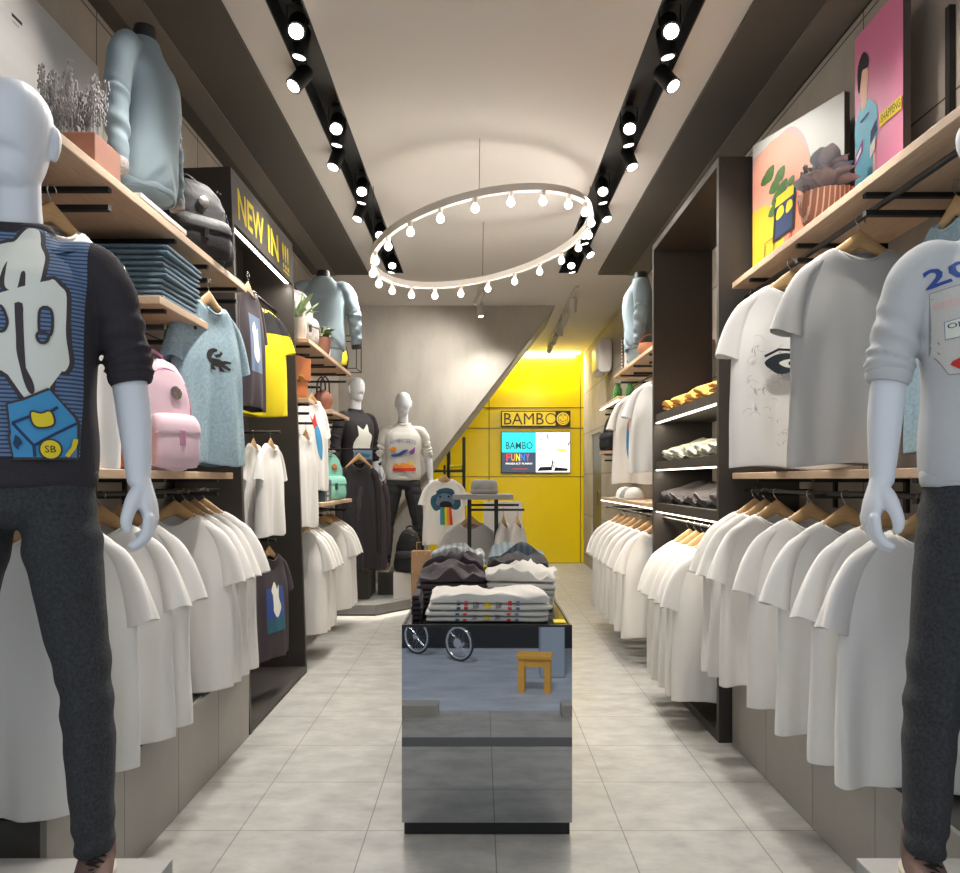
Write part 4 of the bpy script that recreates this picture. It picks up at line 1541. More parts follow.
MB().tube([(-.08, 0, .18), (-.06, 0, .27), (0, 0, .30), (.06, 0, .27), (.08, 0, .18)], .006, n=6).build('strap', BLACK_WEB, t, smooth=60)
wf = MB()
cs = [(-.13, -.14), (.13, -.14), (.13, .14), (-.13, .14)]
for i in range(4):
    a, b = cs[i], cs[(i + 1) % 4]
    for z in (.006, .29):
        wf.tube([(a[0], a[1], z), (b[0], b[1], z)], .005, n=6)
    wf.tube([(a[0], a[1], .006), (a[0], a[1], .29)], .005, n=6)
o = wf.build('wire_cube', BLACK_METAL, loc=(-1.21, 7.07, 2.27))
tag(o, 'open black wire cube at the end of the far left shelf', 'wire cube')
# middle shelf goods
t = thing('satchel', 'tall tan leather satchel on the short shelf', 'handbag', (-1.30, 5.52, 1.86), R(60))
limb(MB(), [(0, 0, .005, .10, .06), (0, 0, .15, .105, .065), (0, 0, .28, .095, .05), (0, 0, .31, .08, .03)], n=28, span=4, power=4, cap=.2).build('bag_body', TAN, t, smooth=60)
MB().box(-.10, .10, -.074, -.062, .13, .29).build('flap', TAN, t, smooth=0, bevel=.006)
MB().box(-.02, .02, -.08, -.072, .12, .16).build('clasp', GOLD, t, smooth=0, bevel=.003)
t = thing('round_bag', 'round rose brown handbag with upright handles', 'handbag', (-1.27, 6.42, 1.86), R(50))
limb(MB(), [(0, 0, .005, .05, .04), (0, 0, .05, .085, .055), (0, 0, .10, .09, .055), (0, 0, .15, .06, .035), (0, 0, .165, .03, .02)], n=28, span=4, cap=.3).build('bag_body', ROSEWOOD, t, smooth=60)
for y in (-.025, .025):
    MB().tube([(-.045, y, .14), (-.04, y, .24), (0, y, .28), (.04, y, .24), (.045, y, .14)], .006, n=8).build('handle', BLACK_WEB, t, smooth=60)
# mint backpack and boxes
backpack((-1.30, 6.72, 1.13), R(45), 'mint green backpack with dark base on far left shelf', MINT, MINT_DARK, w=.28, h=.40, d=.17, badge=TAN)
for i in range(4):
    o = B(-.12, .12, -.13, .13, 0, .042).build('flat_box', CARD_BLUE, smooth=0, bevel=.003, loc=(-1.32, 6.28, 1.131 + .043 * i))
    tag(o, 'slate blue flat box, %s from the bottom beside the mint backpack' % ORD[i], 'box', 'slate blue boxes by the mint backpack')
    MB().box(.1201, .121, -.06, .0, .008, .034).build('paper_label', CARD_WHITE, o, smooth=0)

# ================================================================== corner with coats and far mannequins
pf = MB()
pf.prism([(XL + .01, 7.48), (-.98, 7.48), (-.60, 7.98), (-.05, 8.5), (-.05, 9.08), (XL + .01, 9.08)], (0, 0, .035), (1, 0, 0), (0, 1, 0), (0, 0, 1), .085)
o = pf.build('display_platform', PLINTH, smooth=0, bevel=.002)
tag(o, 'low grey angled platform below the far mannequins', 'platform')
MB().prism([(XL + .02, 7.58), (-1.0, 7.58), (-.66, 8.04), (-.15, 8.54), (-.15, 9.0), (XL + .02, 9.0)], (0, 0, 0), (1, 0, 0), (0, 1, 0), (0, 0, 1), .034).build('recessed_base', BLACK_METAL, o, smooth=0)
lg = MB()
pp = [Vector((XL + .1, 7.56, .028)), Vector((-.99, 7.56, .028)), Vector((-.64, 8.02, .028))]
for a, b in zip(pp, pp[1:]):
    lg.tube([a, b], .006, n=6)
lg.build('led_strip', LED, o, smooth=0)
o = B(-1.05, -.58, 8.14, 8.62, .12, .353).build('far_plinth', PLINTH_DARK, smooth=0, bevel=.003)
tag(o, 'dark plinth under the mannequin in white printed sweater', 'plinth')
o = B(-1.52, -1.10, 7.86, 8.36, .12, .48).build('far_plinth', PLINTH_DARK, smooth=0, bevel=.003)
tag(o, 'dark plinth under the mannequin in black sweater', 'plinth')
o = B(-.86, -.60, 7.86, 8.10, .12, .38).build('display_block', CARD_WHITE, smooth=0, bevel=.003)
tag(o, 'small white block under the black far backpack', 'plinth')


def arc_text(s, cx, cz, w, h, bend):
    out = []
    n = len(s)
    for i, c in enumerate(s):
        if c == ' ':
            continue
        u = (i + .5) / n - .5
        out.append(moved(text_geo(c, w / n * .78, h), cx + u * w - w / n * .4, cz - bend * u * u))
    return out


L3 = [(g, INK_ROYAL) for g in arc_text('HYMBROSECO', 0, 1.335, .27, .04, .10)]
L3 += [(smooth_poly([(-.13, 1.28), (-.09, 1.29), (-.07, 1.26), (-.10, 1.245), (-.14, 1.25)], 3), INK_ORANGE),
       (smooth_poly([(-.12, 1.21), (-.05, 1.225), (.0, 1.255), (.05, 1.26), (.0, 1.215), (-.06, 1.19), (-.12, 1.19)], 3), INK_ROYAL),
       (smooth_poly([(.06, 1.24), (.10, 1.27), (.12, 1.29), (.115, 1.23), (.08, 1.21)], 3), INK_PURPLE),
       (smooth_poly([(-.10, 1.07), (-.08, 1.12), (-.04, 1.10), (-.01, 1.13), (.03, 1.105), (.07, 1.13), (.11, 1.09), (.12, 1.07)], 3), INK_ORANGE),
       ([(-.11, 1.04), (.13, 1.04), (.13, 1.072), (-.11, 1.072)], INK_RED), (circle(.075, 1.125, .022, 10), INK_YELLOW)]
mannequin((-.81, 8.36, .353), R(6), 'white mannequin in white sweater with colourful print by concrete wall', WHITE_KNIT, graphic=L3)
L4 = [(smooth_poly([(-.10, 1.08), (-.12, 1.2), (-.06, 1.3), (-.09, 1.37), (-.02, 1.33), (.03, 1.39), (.05, 1.31), (.10, 1.27), (.08, 1.16), (.11, 1.10)], 3), INK_WHITE),
      ([(-.12, 1.03), (.12, 1.03), (.12, 1.13), (-.12, 1.12)], INK_STEEL), ([(-.11, 1.05), (.05, 1.05), (.1, 1.08), (-.1, 1.1)], INK_TEAL)]
mannequin((-1.27, 8.14, .48), R(48), 'white mannequin in black printed sweater and pale jeans behind the coats', BLACK_COTTON, trousers=LIGHT_DENIM, long=True, graphic=L4)
rail('coat_rail', (XL + .01, 7.72, 1.60), (-.98, 7.72, 1.60), 'black bar carrying the two dark coats')
hang(-1.17, 7.66, 1.60, R(30), 'long black coat nearer the left wall in the far corner', BLACK_COTTON, k=0, long=True, sx=.74, sz=1.36, name='coat', cat='coat',
     hlabel='wooden hanger of the longer inner black coat')
hang(-1.05, 7.78, 1.44, R(48), 'short dark coat hanging beside the white sweater mannequin', PLUM_COTTON, k=1, long=True, sx=.66, sz=1.2, name='coat', cat='coat',
     hlabel='wooden hanger of the outer dark coat')
backpack((-.715, 7.97, .382), R(-20), 'black studded backpack on the small white block', BLACK_CANVAS, BLACK_WEB, w=.24, h=.42, d=.16, studs=True)
# ================================================================== MIRRORED TABLE
TX0, TX1, TY0, TY1, TZ = -.286, .337, 2.9, 4.2, .77
t = thing('mirror_table', 'mirrored display table with black top in the aisle', 'table', ((TX0 + TX1) / 2, (TY0 + TY1) / 2, 0))
hx, hy = (TX1 - TX0) / 2, (TY1 - TY0) / 2
MB().box(-hx + .008, hx - .008, -hy + .012, hy - .012, 0, .047).build('toe_kick', BLACK_METAL, t, smooth=0)
MB().box(-hx + .002, hx - .002, -hy + .002, hy - .002, .047, TZ - .014).build('carcass', CABINET_DARK, t, smooth=0)
for nm, bx in (('front_mirror', (-hx, hx, -hy, -hy + .003)), ('rear_mirror', (-hx, hx, hy - .003, hy))):
    MB().box(*bx, .047, TZ - .008).build(nm, MIRROR, t, smooth=0)
for s in (-1, 1):
    a, b = sorted((s * hx, s * (hx - .003)))
    MB().box(a, b, -hy + .003, hy - .003, .047, TZ - .008).build('side_mirror', MIRROR, t, smooth=0)
MB().box(-hx + .003, hx - .003, -hy + .003, hy - .003, TZ - .014, TZ - .004).build('table_top', BLACK_GLASS, t, smooth=0)
rm = MB()
rm.box(-hx, hx, -hy, -hy + .008, TZ - .008, TZ)
rm.box(-hx, hx, hy - .008, hy, TZ - .008, TZ)
rm.box(-hx, -hx + .008, -hy + .008, hy - .008, TZ - .008, TZ)
rm.box(hx - .008, hx, -hy + .008, hy - .008, TZ - .008, TZ)
rm.build('rim', BLACK_METAL, t, smooth=0)
TT = TZ - .0035


def pile(x, y, items, where, group, rot=0.0):
    z = TT
    for i, (w, d, h, m, cr, nm) in enumerate(items):
        me = folded_mesh(w, d, h, int(abs(x * 991 + y * 77 + i * 13)) + 3, cr, 2)
        o = link('folded_sweater', me, m, loc=(x + random.uniform(-.004, .004), y, z))
        o.rotation_euler = (0, 0, rot + R(random.uniform(-2, 2)))
        pos = ('at the bottom', 'second from the bottom', 'third from the bottom', 'on top')[i] if i < len(items) - 1 else 'on top'
        tag(o, '%s, %s of %s' % (nm, pos, where), 'folded top', group)
        z += h
        last = o
    return last


FR = 'front pile on the mirrored table'
a = pile(.03, 3.09, [(.47, .26, .042, WHITE_KNIT, .0, 'striped print white sweater'), (.47, .26, .052, WHITE_KNIT, .032, 'striped print white sweater')], FR,
         'white sweaters in the front pile')
for o_ in [o for o in bpy.data.objects if o.get('group') == 'white sweaters in the front pile']:
    h_ = .042 if 'bottom' in o_['label'] else .045
    ly = []
    for xx, m in ((-.11, INK_TEAL), (-.082, INK_RED), (.082, INK_RED), (.112, INK_STEEL)):
        ly.append(([(xx - .007, .006), (xx + .007, .006), (xx + .007, h_ - .006), (xx - .007, h_ - .006)], m))
    for xx, m in ((-.045, INK_GREY), (0, INK_YELLOW), (.04, INK_GREY)):
        ly.append(([(xx - .012, .010), (xx + .010, .014), (xx + .012, h_ - .014), (xx - .010, h_ - .010)], m))
    print_on('print', ly, o_, me=o_.data, edge=.012)
for i in range(5):
    o = link('folded_belt_pouch', folded_mesh(.045, .20, .019, 60 + i, .0, 1), BLACK_COTTON, loc=(-.243, 3.10, TT + .0195 * i))
    tag(o, 'small black folded piece, %s from the bottom at the left table edge' % ORD[i], 'folded top', 'black pieces at the table corner')
tg = MB()
tg.box(-.022, .022, -.03, .03, 0, .006)
o = tg.build('tag_card', INK_YELLOW, smooth=0, bevel=.002, loc=(.297, 2.975, TT))
tag(o, 'small yellow card block at the right front table corner', 'tag')
pile(-.115, 3.40, [(.29, .28, .04, BLACK_COTTON, 0, 'black top'), (.29, .28, .04, CHARCOAL_CLOTH, 0, 'charcoal top'), (.30, .28, .055, PLUM_COTTON, .058, 'dark plum top')],
     'left pile behind the front sweaters', None, R(4))
pile(.175, 3.40, [(.29, .28, .04, WHITE_COTTON, 0, 'white top'), (.29, .28, .04, GREY_COTTON, 0, 'pale grey top'), (.30, .28, .06, WHITE_KNIT, .058, 'white crumpled top')],
     'right pile behind the front sweaters', None, R(-6))
pile(-.12, 3.71, [(.28, .26, .045, BLACK_COTTON, 0, 'black top'), (.28, .26, .045, GREY_COTTON, .0, 'pale grey top'), (.29, .27, .05, PLUM_COTTON, .06, 'dark top')],
     'third row left pile on the table', None)
pile(.18, 3.71, [(.28, .26, .045, WHITE_COTTON, 0, 'white top'), (.28, .26, .045, CHARCOAL_CLOTH, 0, 'charcoal top'), (.29, .27, .05, BLACK_COTTON, .06, 'black top')],
     'third row right pile on the table', None)
pile(-.11, 4.02, [(.28, .26, .05, CHARCOAL_CLOTH, 0, 'charcoal top'), (.28, .26, .05, WHITE_COTTON, 0, 'white top'), (.29, .27, .06, CHECK_CLOTH, .07, 'grey and white striped top')],
     'rear left pile on the table', None)
pile(.18, 4.02, [(.28, .26, .05, BLACK_COTTON, 0, 'black top'), (.28, .26, .05, CHARCOAL_CLOTH, 0, 'charcoal top'), (.29, .27, .06, BLUE_CHECK, .065, 'blue grey striped top')],
     'rear right pile on the table', None)
o = B(-.015, .015, -.02, .02, 0, .13).build('tag_card', INK_YELLOW, smooth=0, bevel=.002, loc=(.030, 3.72, TT))
tag(o, 'small yellow card standing between the two columns of piles', 'tag')

# ================================================================== RACK BEHIND THE TABLE
t = thing('display_rack', 'black rack with grey top board behind the table', 'display rack', (.02, 5.62, 0))
MB().box(-.21, .21, -.17, .22, 1.165, 1.20).build('top_board', FELT, t, smooth=0, bevel=.004)
for x in (-.095, .095):
    MB().box(x - .014, x + .014, -.014, .014, .02, 1.165).build('post', BLACK_METAL, t, smooth=0)
MB().box(-.25, .25, -.20, .20, 0, .02).build('base_plate', BLACK_METAL, t, smooth=0)
for z, x1 in ((1.085, .30), (1.12, .26)):
    MB().box(-.10, x1, .09, .105, z - .008, z + .008).build('hang_bar', BLACK_METAL, t, smooth=0)
MB().box(-.095, -.08, .0, .10, 1.077, 1.093).build('bar_arm', BLACK_METAL, t, smooth=0)
MB().box(.085, .10, .0, .10, 1.077, 1.093).build('bar_arm', BLACK_METAL, t, smooth=0)
t = thing('felt_hat', 'grey felt pillbox hat on the rack board', 'hat', (.03, 5.62, 1.20))
MB().lathe([(.088, 0), (.094, .01), (.096, .05), (.092, .085), (.075, .1), (.001, .104)], n=32).build('crown', FELT, t, smooth=50)
MB().lathe([(.0955, .008), (.099, .012), (.099, .03), (.096, .034)], n=32, cap=False).build('band', FELT, t, smooth=50)
hang(-.07, 5.718, 1.085, 0, 'pale grey T-shirt hanging behind the posts of the rack', GREY_COTTON, k=0, sx=.86, sz=.95, hlabel='wooden hanger of the pale grey rack T-shirt')
hang(.17, 5.718, 1.085, R(74), 'white T-shirt turned sideways, inner one at right of rack', WHITE_COTTON, k=1, sx=.80, sz=.92, hlabel='wooden hanger of the inner sideways rack T-shirt')
hang(.27, 5.718, 1.085, R(72), 'grey white T-shirt turned sideways, outer one at right of rack', GREY_COTTON, k=2, sx=.80, sz=.92, hlabel='wooden hanger of the outer sideways rack T-shirt')
o = B(.03, .345, 6.50, 6.54, 0, 1.125).build('white_board', CARD_WHITE, smooth=0, bevel=.003)
tag(o, 'upright white board behind the rack by the yellow wall', 'board')
# rainbow T-shirt on its stand
t = thing('shirt_stand', 'thin black stand carrying the rainbow T-shirt', 'stand', (-.335, 7.45, 0))
MB().lathe([(.17, 0), (.17, .012), (.02, .02)], n=28).build('base', BLACK_METAL, t, smooth=40)
MB().tube([(0, .06, .015), (0, .06, 1.44)], .012, n=10).build('post', BLACK_METAL, t)
MB().tube([(0, .07, 1.39), (0, -.04, 1.39)], .009, n=10).build('arm', BLACK_METAL, t)
hd_ = smooth_poly([(-.16, -.38), (-.15, -.30), (-.10, -.27), (-.07, -.22), (.02, -.20), (.10, -.22), (.13, -.28), (.18, -.32), (.19, -.40), (.14, -.45), (.06, -.43), (-.04, -.44), (-.11, -.46)], 3)
fc = smooth_poly([(-.08, -.30), (-.02, -.26), (.05, -.27), (.10, -.31), (.12, -.37), (.06, -.41), (-.03, -.41), (-.10, -.38)], 3)
mo = smooth_poly([(-.05, -.37), (.01, -.35), (.08, -.37), (.08, -.43), (.0, -.44), (-.05, -.42)], 3)
L5 = [(hd_, INK_TEAL), (outset(fc, .006), INK_NAVY), (fc, INK_STEEL), (mo, INK_BLACK), (circle(-.05, -.30, .014, 10), INK_BLACK), (circle(.05, -.30, .014, 10), INK_BLACK),
      (line([(-.1, -.24), (-.02, -.255), (.05, -.25), (.12, -.27)], .012), INK_NAVY), (line([(-.13, -.35), (-.09, -.33)], .012), INK_NAVY), (line([(.13, -.36), (.17, -.35)], .012), INK_NAVY)]
for i, m in enumerate((INK_BLUE, INK_GREEN, INK_YELLOW, INK_ORANGE, INK_RED)):
    x0 = -.05 + .026 * i
    L5.append(([(x0, -.42), (x0 + .026, -.42), (x0 + .030 + .003 * i, -.62), (x0 + .002 * i, -.62)], m))
hang(-.335, 7.43, 1.39, R(5), 'white T-shirt with dark beast and rainbow print', WHITE_COTTON, k=2, sx=.80, sz=.82, graphic=L5, hlabel='wooden hanger of the rainbow print T-shirt')
t = thing('paper_bag', 'brown kraft bag standing beside the rainbow T-shirt stand', 'bag', (-.53, 7.2, 0))
MB().box(-.09, .09, -.06, .06, 0, .66).build('bag_body', mat('kraft_paper', (176, 142, 108), .8, bump=.1, bscale=60), t, smooth=0, bevel=.004)
MB().tube([(-.04, -.061, .62), (-.04, -.063, .74), (.04, -.063, .74), (.04, -.061, .62)], .004, n=6).build('handle', HANGER_WOOD, t)

# ================================================================== RIGHT BAY 1
board_shelf('wall_shelf', 1.24, XR, 1.5, 3.9, 2.27, 'long pale wood shelf under the leaning pictures', brackets=(2.0, 2.6, 3.16, 3.7), side=1)
board_shelf('wall_shelf', 1.24, XR, 2.0, 3.9, 1.335, 'pale wood shelf between the two right rails', brackets=(2.3, 3.0, 3.6), side=1)
rail('garment_rail', (1.31, 1.6, 2.2), (1.31, 3.9, 2.2), 'upper black rail under the leaning pictures', r=.011)
rail('garment_rail', (1.31, 1.9, 1.25), (1.31, 3.9, 1.25), 'lower black rail on the right wall beside the mannequin',
     feet=[((1.31, y, 1.25), (XR - .005, y, 1.25)) for y in (2.0, 3.0, 3.85)])
PL = 'from the camera on the lower right rail'
for i, y in enumerate((2.35, 2.55, 2.84, 3.14, 3.50, 3.645, 3.78)):
    hang(1.31, y, 1.25, R(random.uniform(-5, 3)), 'plain white T-shirt, %s %s' % (ORD[i], PL), WHITE_COTTON, 'white T-shirts on the lower right rail', k=i + 1,
         hlabel='wooden clothes hanger, %s %s' % (ORD[i], PL), hgroup='hangers on the lower right rail')
eye = [(-.135, -.43), (-.095, -.40), (-.045, -.39), (.005, -.405), (.035, -.43), (-.005, -.46), (-.065, -.475), (-.105, -.46)]
lay = []
rr = random.Random(9)
for i in range(60):
    cx, cz = rr.uniform(-.20, .05), rr.uniform(-.76, -.28)
    if (cx + .08) ** 2 / .016 + (cz + .53) ** 2 / .06 < 1:
        c_ = circle(cx, cz, rr.uniform(.010, .024), 16)
        j0 = rr.randint(0, 8)
        lay.append((line(c_[j0:j0 + 7], .0018), INK_PALE))
lay += [(smooth_poly(eye, 3), INK_DEEP), (smooth_poly([(-.075, -.43), (-.035, -.415), (.005, -.43), (-.035, -.45)], 3), INK_WHITE), (circle(-.03, -.432, .009, 10), INK_BLACK),
        (line([(-.135, -.405), (-.075, -.375), (-.005, -.38)], .010), INK_BLACK)]
hang(1.28, 3.26, 2.2, R(-3), 'white T-shirt with fine drawing and dark eye, upper right rail', WHITE_COTTON, k=0, graphic=lay, hlabel='wooden hanger of the dark eye T-shirt')
hang(1.315, 2.74, 2.2, R(2), 'plain grey T-shirt in front of the dark eye T-shirt', GREY_COTTON, k=3, hlabel='wooden hanger of the plain grey T-shirt')
hang(1.44, 2.40, 2.2, R(-88), 'pale blue T-shirt behind the arm of the right mannequin', BLUE_MELANGE, k=1, sx=.92, sz=.95, hlabel='wooden hanger of the pale blue T-shirt on the right')
# pictures
a_, b_ = Vector((1.337, 3.885, 2.271)), Vector((1.533, 3.335, 2.271))
u_ = (b_ - a_).normalized()
W_, H_ = (b_ - a_).length, .665
t = thing('canvas_picture', 'square canvas with peach circle and navy bag leaning on right shelf', 'picture', a_, math.atan2(u_.y, u_.x))
MB().box(0, W_, 0, .028, 0, H_).build('canvas', CANVAS_SIDE, t, smooth=0, bevel=.001)


def PC(a, b):
    return (a * W_, b * H_)


pcl = [([PC(0, 0), PC(1, 0), PC(1, 1), PC(0, 1)], P_PALE)]
arc = [(.42 + .27 * math.cos(q) * 1.0, .5 + .48 * math.sin(q)) for q in np.linspace(-1.1, 1.57, 18)]
pcl.append(([PC(0, .0)] + [PC(*p) for p in [(.5, .0)] + arc] + [PC(0, .90)], P_ROSE))
arc2 = [(.30 + .36 * math.cos(q), .62 + .34 * math.sin(q)) for q in np.linspace(0, 2 * PI, 30)]
pcl.append(([PC(max(0, x), z) for x, z in arc2], P_PEACH))
pcl.append(([PC(0, 0), PC(.38, 0), PC(.38, .36), PC(.28, .47), PC(.15, .52), PC(0, .50)], P_YELLOW))
pcl.append(([PC(.38, .36), PC(.38, .16), PC(.58, .22), PC(.66, .34), PC(.62, .48), PC(.5, .5)], P_CORAL))
for (x, z, r) in ((.20, .72, .055), (.27, .62, .05), (.33, .68, .05), (.30, .53, .05), (.36, .58, .05), (.25, .45, .04), (.46, .60, .03), (.16, .70, .04)):
    pcl.append((smooth_poly([PC(x - r * 1.3, z - r * .7), PC(x - r * .5, z + r * .7), PC(x + r * 1.2, z + r), PC(x + r * .7, z - r * .8)], 3), LEAF))
pcl.append(([PC(.25, .22), PC(.50, .26), PC(.52, .56), PC(.28, .52)], INK_BLACK))
pcl.append(([PC(.28, .24), PC(.47, .28), PC(.49, .50), PC(.30, .46)], INK_NAVY))
pcl.append(([PC(.28, .46), PC(.49, .50), PC(.50, .57), PC(.30, .53)], INK_YELLOW))
pcl.append((smooth_poly([PC(.30, .37), PC(.38, .40), PC(.37, .46), PC(.31, .44)], 3), INK_YELLOW))
pcl.append((smooth_poly([PC(.41, .39), PC(.48, .42), PC(.47, .47), PC(.42, .46)], 3), INK_YELLOW))
for q in ([(.16, .02), (.16, .24), (.27, .26)], [(.27, .03), (.27, .24)], [(.38, .08), (.47, .26)], [(.47, .08), (.47, .26)]):
    pcl.append((line([PC(*p) for p in q], .004), INK_BLACK))
print_on('picture_print', pcl, t, plane=((0, 0, 0), (1, 0, 0), (0, 0, 1), (0, -1, 0)), base=.0012, step=.0003)
t = thing('canvas_picture', 'pink canvas showing a person in a blue T-shirt on the right shelf', 'picture', (1.50, 3.17, 2.271), R(-90))
W_, H_ = .36, .79
MB().box(0, W_, 0, .028, 0, H_).build('canvas', CANVAS_SIDE, t, smooth=0, bevel=.001)
pk = [([PC(0, 0), PC(1, 0), PC(1, 1), PC(0, 1)], P_PINK)]
pk.append((smooth_poly([PC(.08, .0), PC(.06, .2), PC(.2, .24), PC(.38, .20), PC(.42, .1), PC(.3, .0)], 3), P_JEAN))
pk.append((smooth_poly([PC(.1, .02), PC(.22, .04), PC(.2, .1), PC(.12, .1)], 3), P_PALE))
pk.append((smooth_poly([PC(.34, .3), PC(.46, .34), PC(.44, .18), PC(.36, .12)], 3), P_SKIN))
pk.append(([PC(.02, .24), PC(0, .56), PC(.14, .64), PC(.34, .63), PC(.5, .56), PC(.52, .42), PC(.42, .40), PC(.40, .22)], P_CYAN))
pk.append((smooth_poly([PC(.15, .62), PC(.2, .60), PC(.28, .63), PC(.27, .70), PC(.16, .70)], 3), P_SKIN))
pk.append((smooth_poly([PC(.10, .72), PC(.12, .82), PC(.22, .855), PC(.30, .80), PC(.30, .70), PC(.24, .66), PC(.15, .66)], 3), P_SKIN))
pk.append((smooth_poly([PC(.08, .73), PC(.08, .84), PC(.2, .885), PC(.31, .84), PC(.31, .79), PC(.2, .80), PC(.13, .77), PC(.12, .70)], 3), INK_BLACK))
pk.append(([PC(.02, .34), PC(.2, .40), PC(.2, .46), PC(.02, .40)], INK_PURPLE))
pk.append(([PC(.05, .37), PC(.16, .405), PC(.16, .43), PC(.05, .395)], INK_WHITE))
pk.append(([PC(.36, .40), PC(.50, .44), PC(.50, .50), PC(.37, .46)], INK_NAVY))
pk.append(([PC(.36, .33), PC(.46, .36), PC(.48, .42), PC(.36, .39)], INK_WHITE))
pk.append((line([PC(.14, .55), PC(.34, .56)], .008), INK_NAVY))
pk.append(([PC(.56, .44), PC(.99, .44), PC(.99, .50), PC(.56, .50)], INK_YELLOW))
pk.append((moved(text_geo('SHAPPENG', .38 * W_, .03), .59 * W_, .455 * H_), INK_BLACK))
print_on('picture_print', pk, t, plane=((0, 0, 0), (1, 0, 0), (0, 0, 1), (0, -1, 0)), base=.0012, step=.0003)
t = thing('potted_plant', 'grey leaved plant in ribbed terracotta bowl between the pictures', 'plant', (1.37, 3.12, 2.27))
bw = MB()
rings = []
for r0, z in ((.06, 0), (.07, .006), (.092, .05), (.106, .10), (.112, .15), (.104, .15), (.098, .135), (.002, .13)):
    rings.append([((r0 * (1 + .03 * math.sin(30 * a + z * 60) * (r0 > .065))) * math.cos(a), (r0 * (1 + .03 * math.sin(30 * a + z * 60) * (r0 > .065))) * math.sin(a), z) for a in
                  [2 * PI * j / 120 for j in range(120)]])
bw.loft(rings)
bw.build('bowl', stripe_mat('ribbed_terracotta', (150, 98, 76), (206, 170, 150), 0, .018, .72), t, smooth=50)
foliage(34, .20, .12, .095, LEAF_GREY, t, 12, .12, (0, 0, .14), upb=.55)
sp_ = spikes(16, .16, .05, .05, LAVENDER, t, 22, (-.03, .06, .13), .007)
o = B(XR - .022, XR, 2.70, 2.725, 2.28, 2.92).build('wall_upright', BLACK_METAL, smooth=0)
tag(o, 'black slotted upright on the wall right of the pink canvas', 'upright')

# ================================================================== RIGHT DARK FRAME
fr = thing('display_niche', 'tall dark frame with lit shelves on the right wall', 'display frame', (1.18, 4.675, 0))
y2 = .755
MB().box(0, .40, -y2, -y2 + .036, 0, 2.9).build('side_panel', DARK_PANEL, fr, smooth=0, bevel=.002)
MB().box(0, .40, y2 - .036, y2, 0, 2.9).build('side_panel', DARK_PANEL, fr, smooth=0, bevel=.002)
MB().box(0, .40, -y2 + .036, y2 - .036, 2.86, 2.9).build('top_panel', DARK_PANEL, fr, smooth=0)
MB().box(0, .40, -y2 + .036, y2 - .036, 0, .05).build('base_panel', DARK_PANEL, fr, smooth=0)
SHZ = (1.745, 1.425, 1.145)
for z in SHZ:
    s_ = MB().box(.015, .385, -y2 + .036, y2 - .036, z - .055, z).build('frame_shelf', DARK_PANEL, fr, smooth=0)
    MB().box(.016, .034, -y2 + .04, y2 - .04, z - .063, z - .055).build('led_strip', LED_DIM, s_, smooth=0)
for z, m, nm in zip(SHZ, (ORANGE_CLOTH, SAGE_CLOTH, CHARCOAL_CLOTH), ('amber', 'patterned sage', 'charcoal')):
    for i in range(5):
        y = 4.12 + .275 * i
        me = folded_mesh(.25, .30, .05, 200 + i * 7 + int(z * 10), .028, 2)
        o = link('folded_shirt', me, m, loc=(1.375, y, z + .0325))
        o.rotation_euler = (R(10), 0, R(-90))
        o.rotation_euler = Euler((0, 0, R(-90))).to_matrix().to_4x4().to_euler()
        o.matrix_world = Matrix.Translation((1.375, y, z + .040)) @ Matrix.Rotation(R(-15), 4, 'Y') @ Matrix.Rotation(R(10), 4, 'X') @ Matrix.Rotation(R(-90), 4, 'Z')
        tag(o, '%s folded shirt, %s from the near side on lit shelf' % (nm, ORD[i]), 'folded shirt', '%s folded shirts in the right frame' % nm)
rail('garment_rail', (1.25, 3.957, 1.045), (1.25, 5.394, 1.045), 'black rail under the lit shelves of the right frame')
PL = 'from the camera under the lit shelves'
for i, y in enumerate((4.14, 4.29, 4.44, 4.59, 4.74)):
    hang(1.25, y, 1.045, R(random.uniform(-4, 4)), 'long white T-shirt, %s %s' % (ORD[i], PL), WHITE_COTTON, 'white T-shirts in the right frame', k=i, sz=1.05,
         hlabel='wooden clothes hanger, %s %s' % (ORD[i], PL), hgroup='hangers in the right frame')

# ================================================================== RIGHT BAY 2
board_shelf('wall_shelf', 1.24, XR, 5.46, 7.35, 2.27, 'far right high wood shelf under the sweater form', brackets=(5.9, 6.5, 7.1), side=1)
board_shelf('wall_shelf', 1.21, XR, 6.98, 8.0, 2.04, 'far right lit wood shelf holding green jars', brackets=(7.1, 7.8), side=1, led=True)
board_shelf('wall_shelf', 1.22, XR, 5.46, 8.0, 1.13, 'far right wood shelf with folded blue jeans and caps', brackets=(5.9, 6.9, 7.8), side=1, led=True)
rail('garment_rail', (1.345, 5.5, 2.12), (1.345, 6.95, 2.12), 'far right upper black rail')
rail('garment_rail', (1.25, 5.48, 1.04), (1.25, 7.8, 1.04), 'far right lower black rail',
     feet=[((1.25, y, 1.04), (XR - .005, y, 1.04)) for y in (5.52, 6.5, 7.7)])
hang(1.34, 5.9, 2.12, R(-4), 'plain white T-shirt high on the wall beyond the right frame', WHITE_COTTON, k=1, sx=.92, sz=.9, hlabel='wooden hanger of the nearer high shirt beyond the right frame')
hang(1.35, 6.75, 2.12, R(4), 'white T-shirt with blue and orange streak beyond the right frame', WHITE_COTTON, k=2, sx=.9,
     graphic=[(smooth_poly([(-.12, -.35), (-.09, -.33), (-.07, -.5), (-.1, -.66), (-.13, -.55)], 3), INK_BLUE), (smooth_poly([(-.1, -.28), (-.07, -.3), (-.08, -.42), (-.11, -.4)], 3), INK_ORANGE)],
     hlabel='wooden hanger of the shirt with blue and orange streak')
PL = 'from the camera on the far right rail'
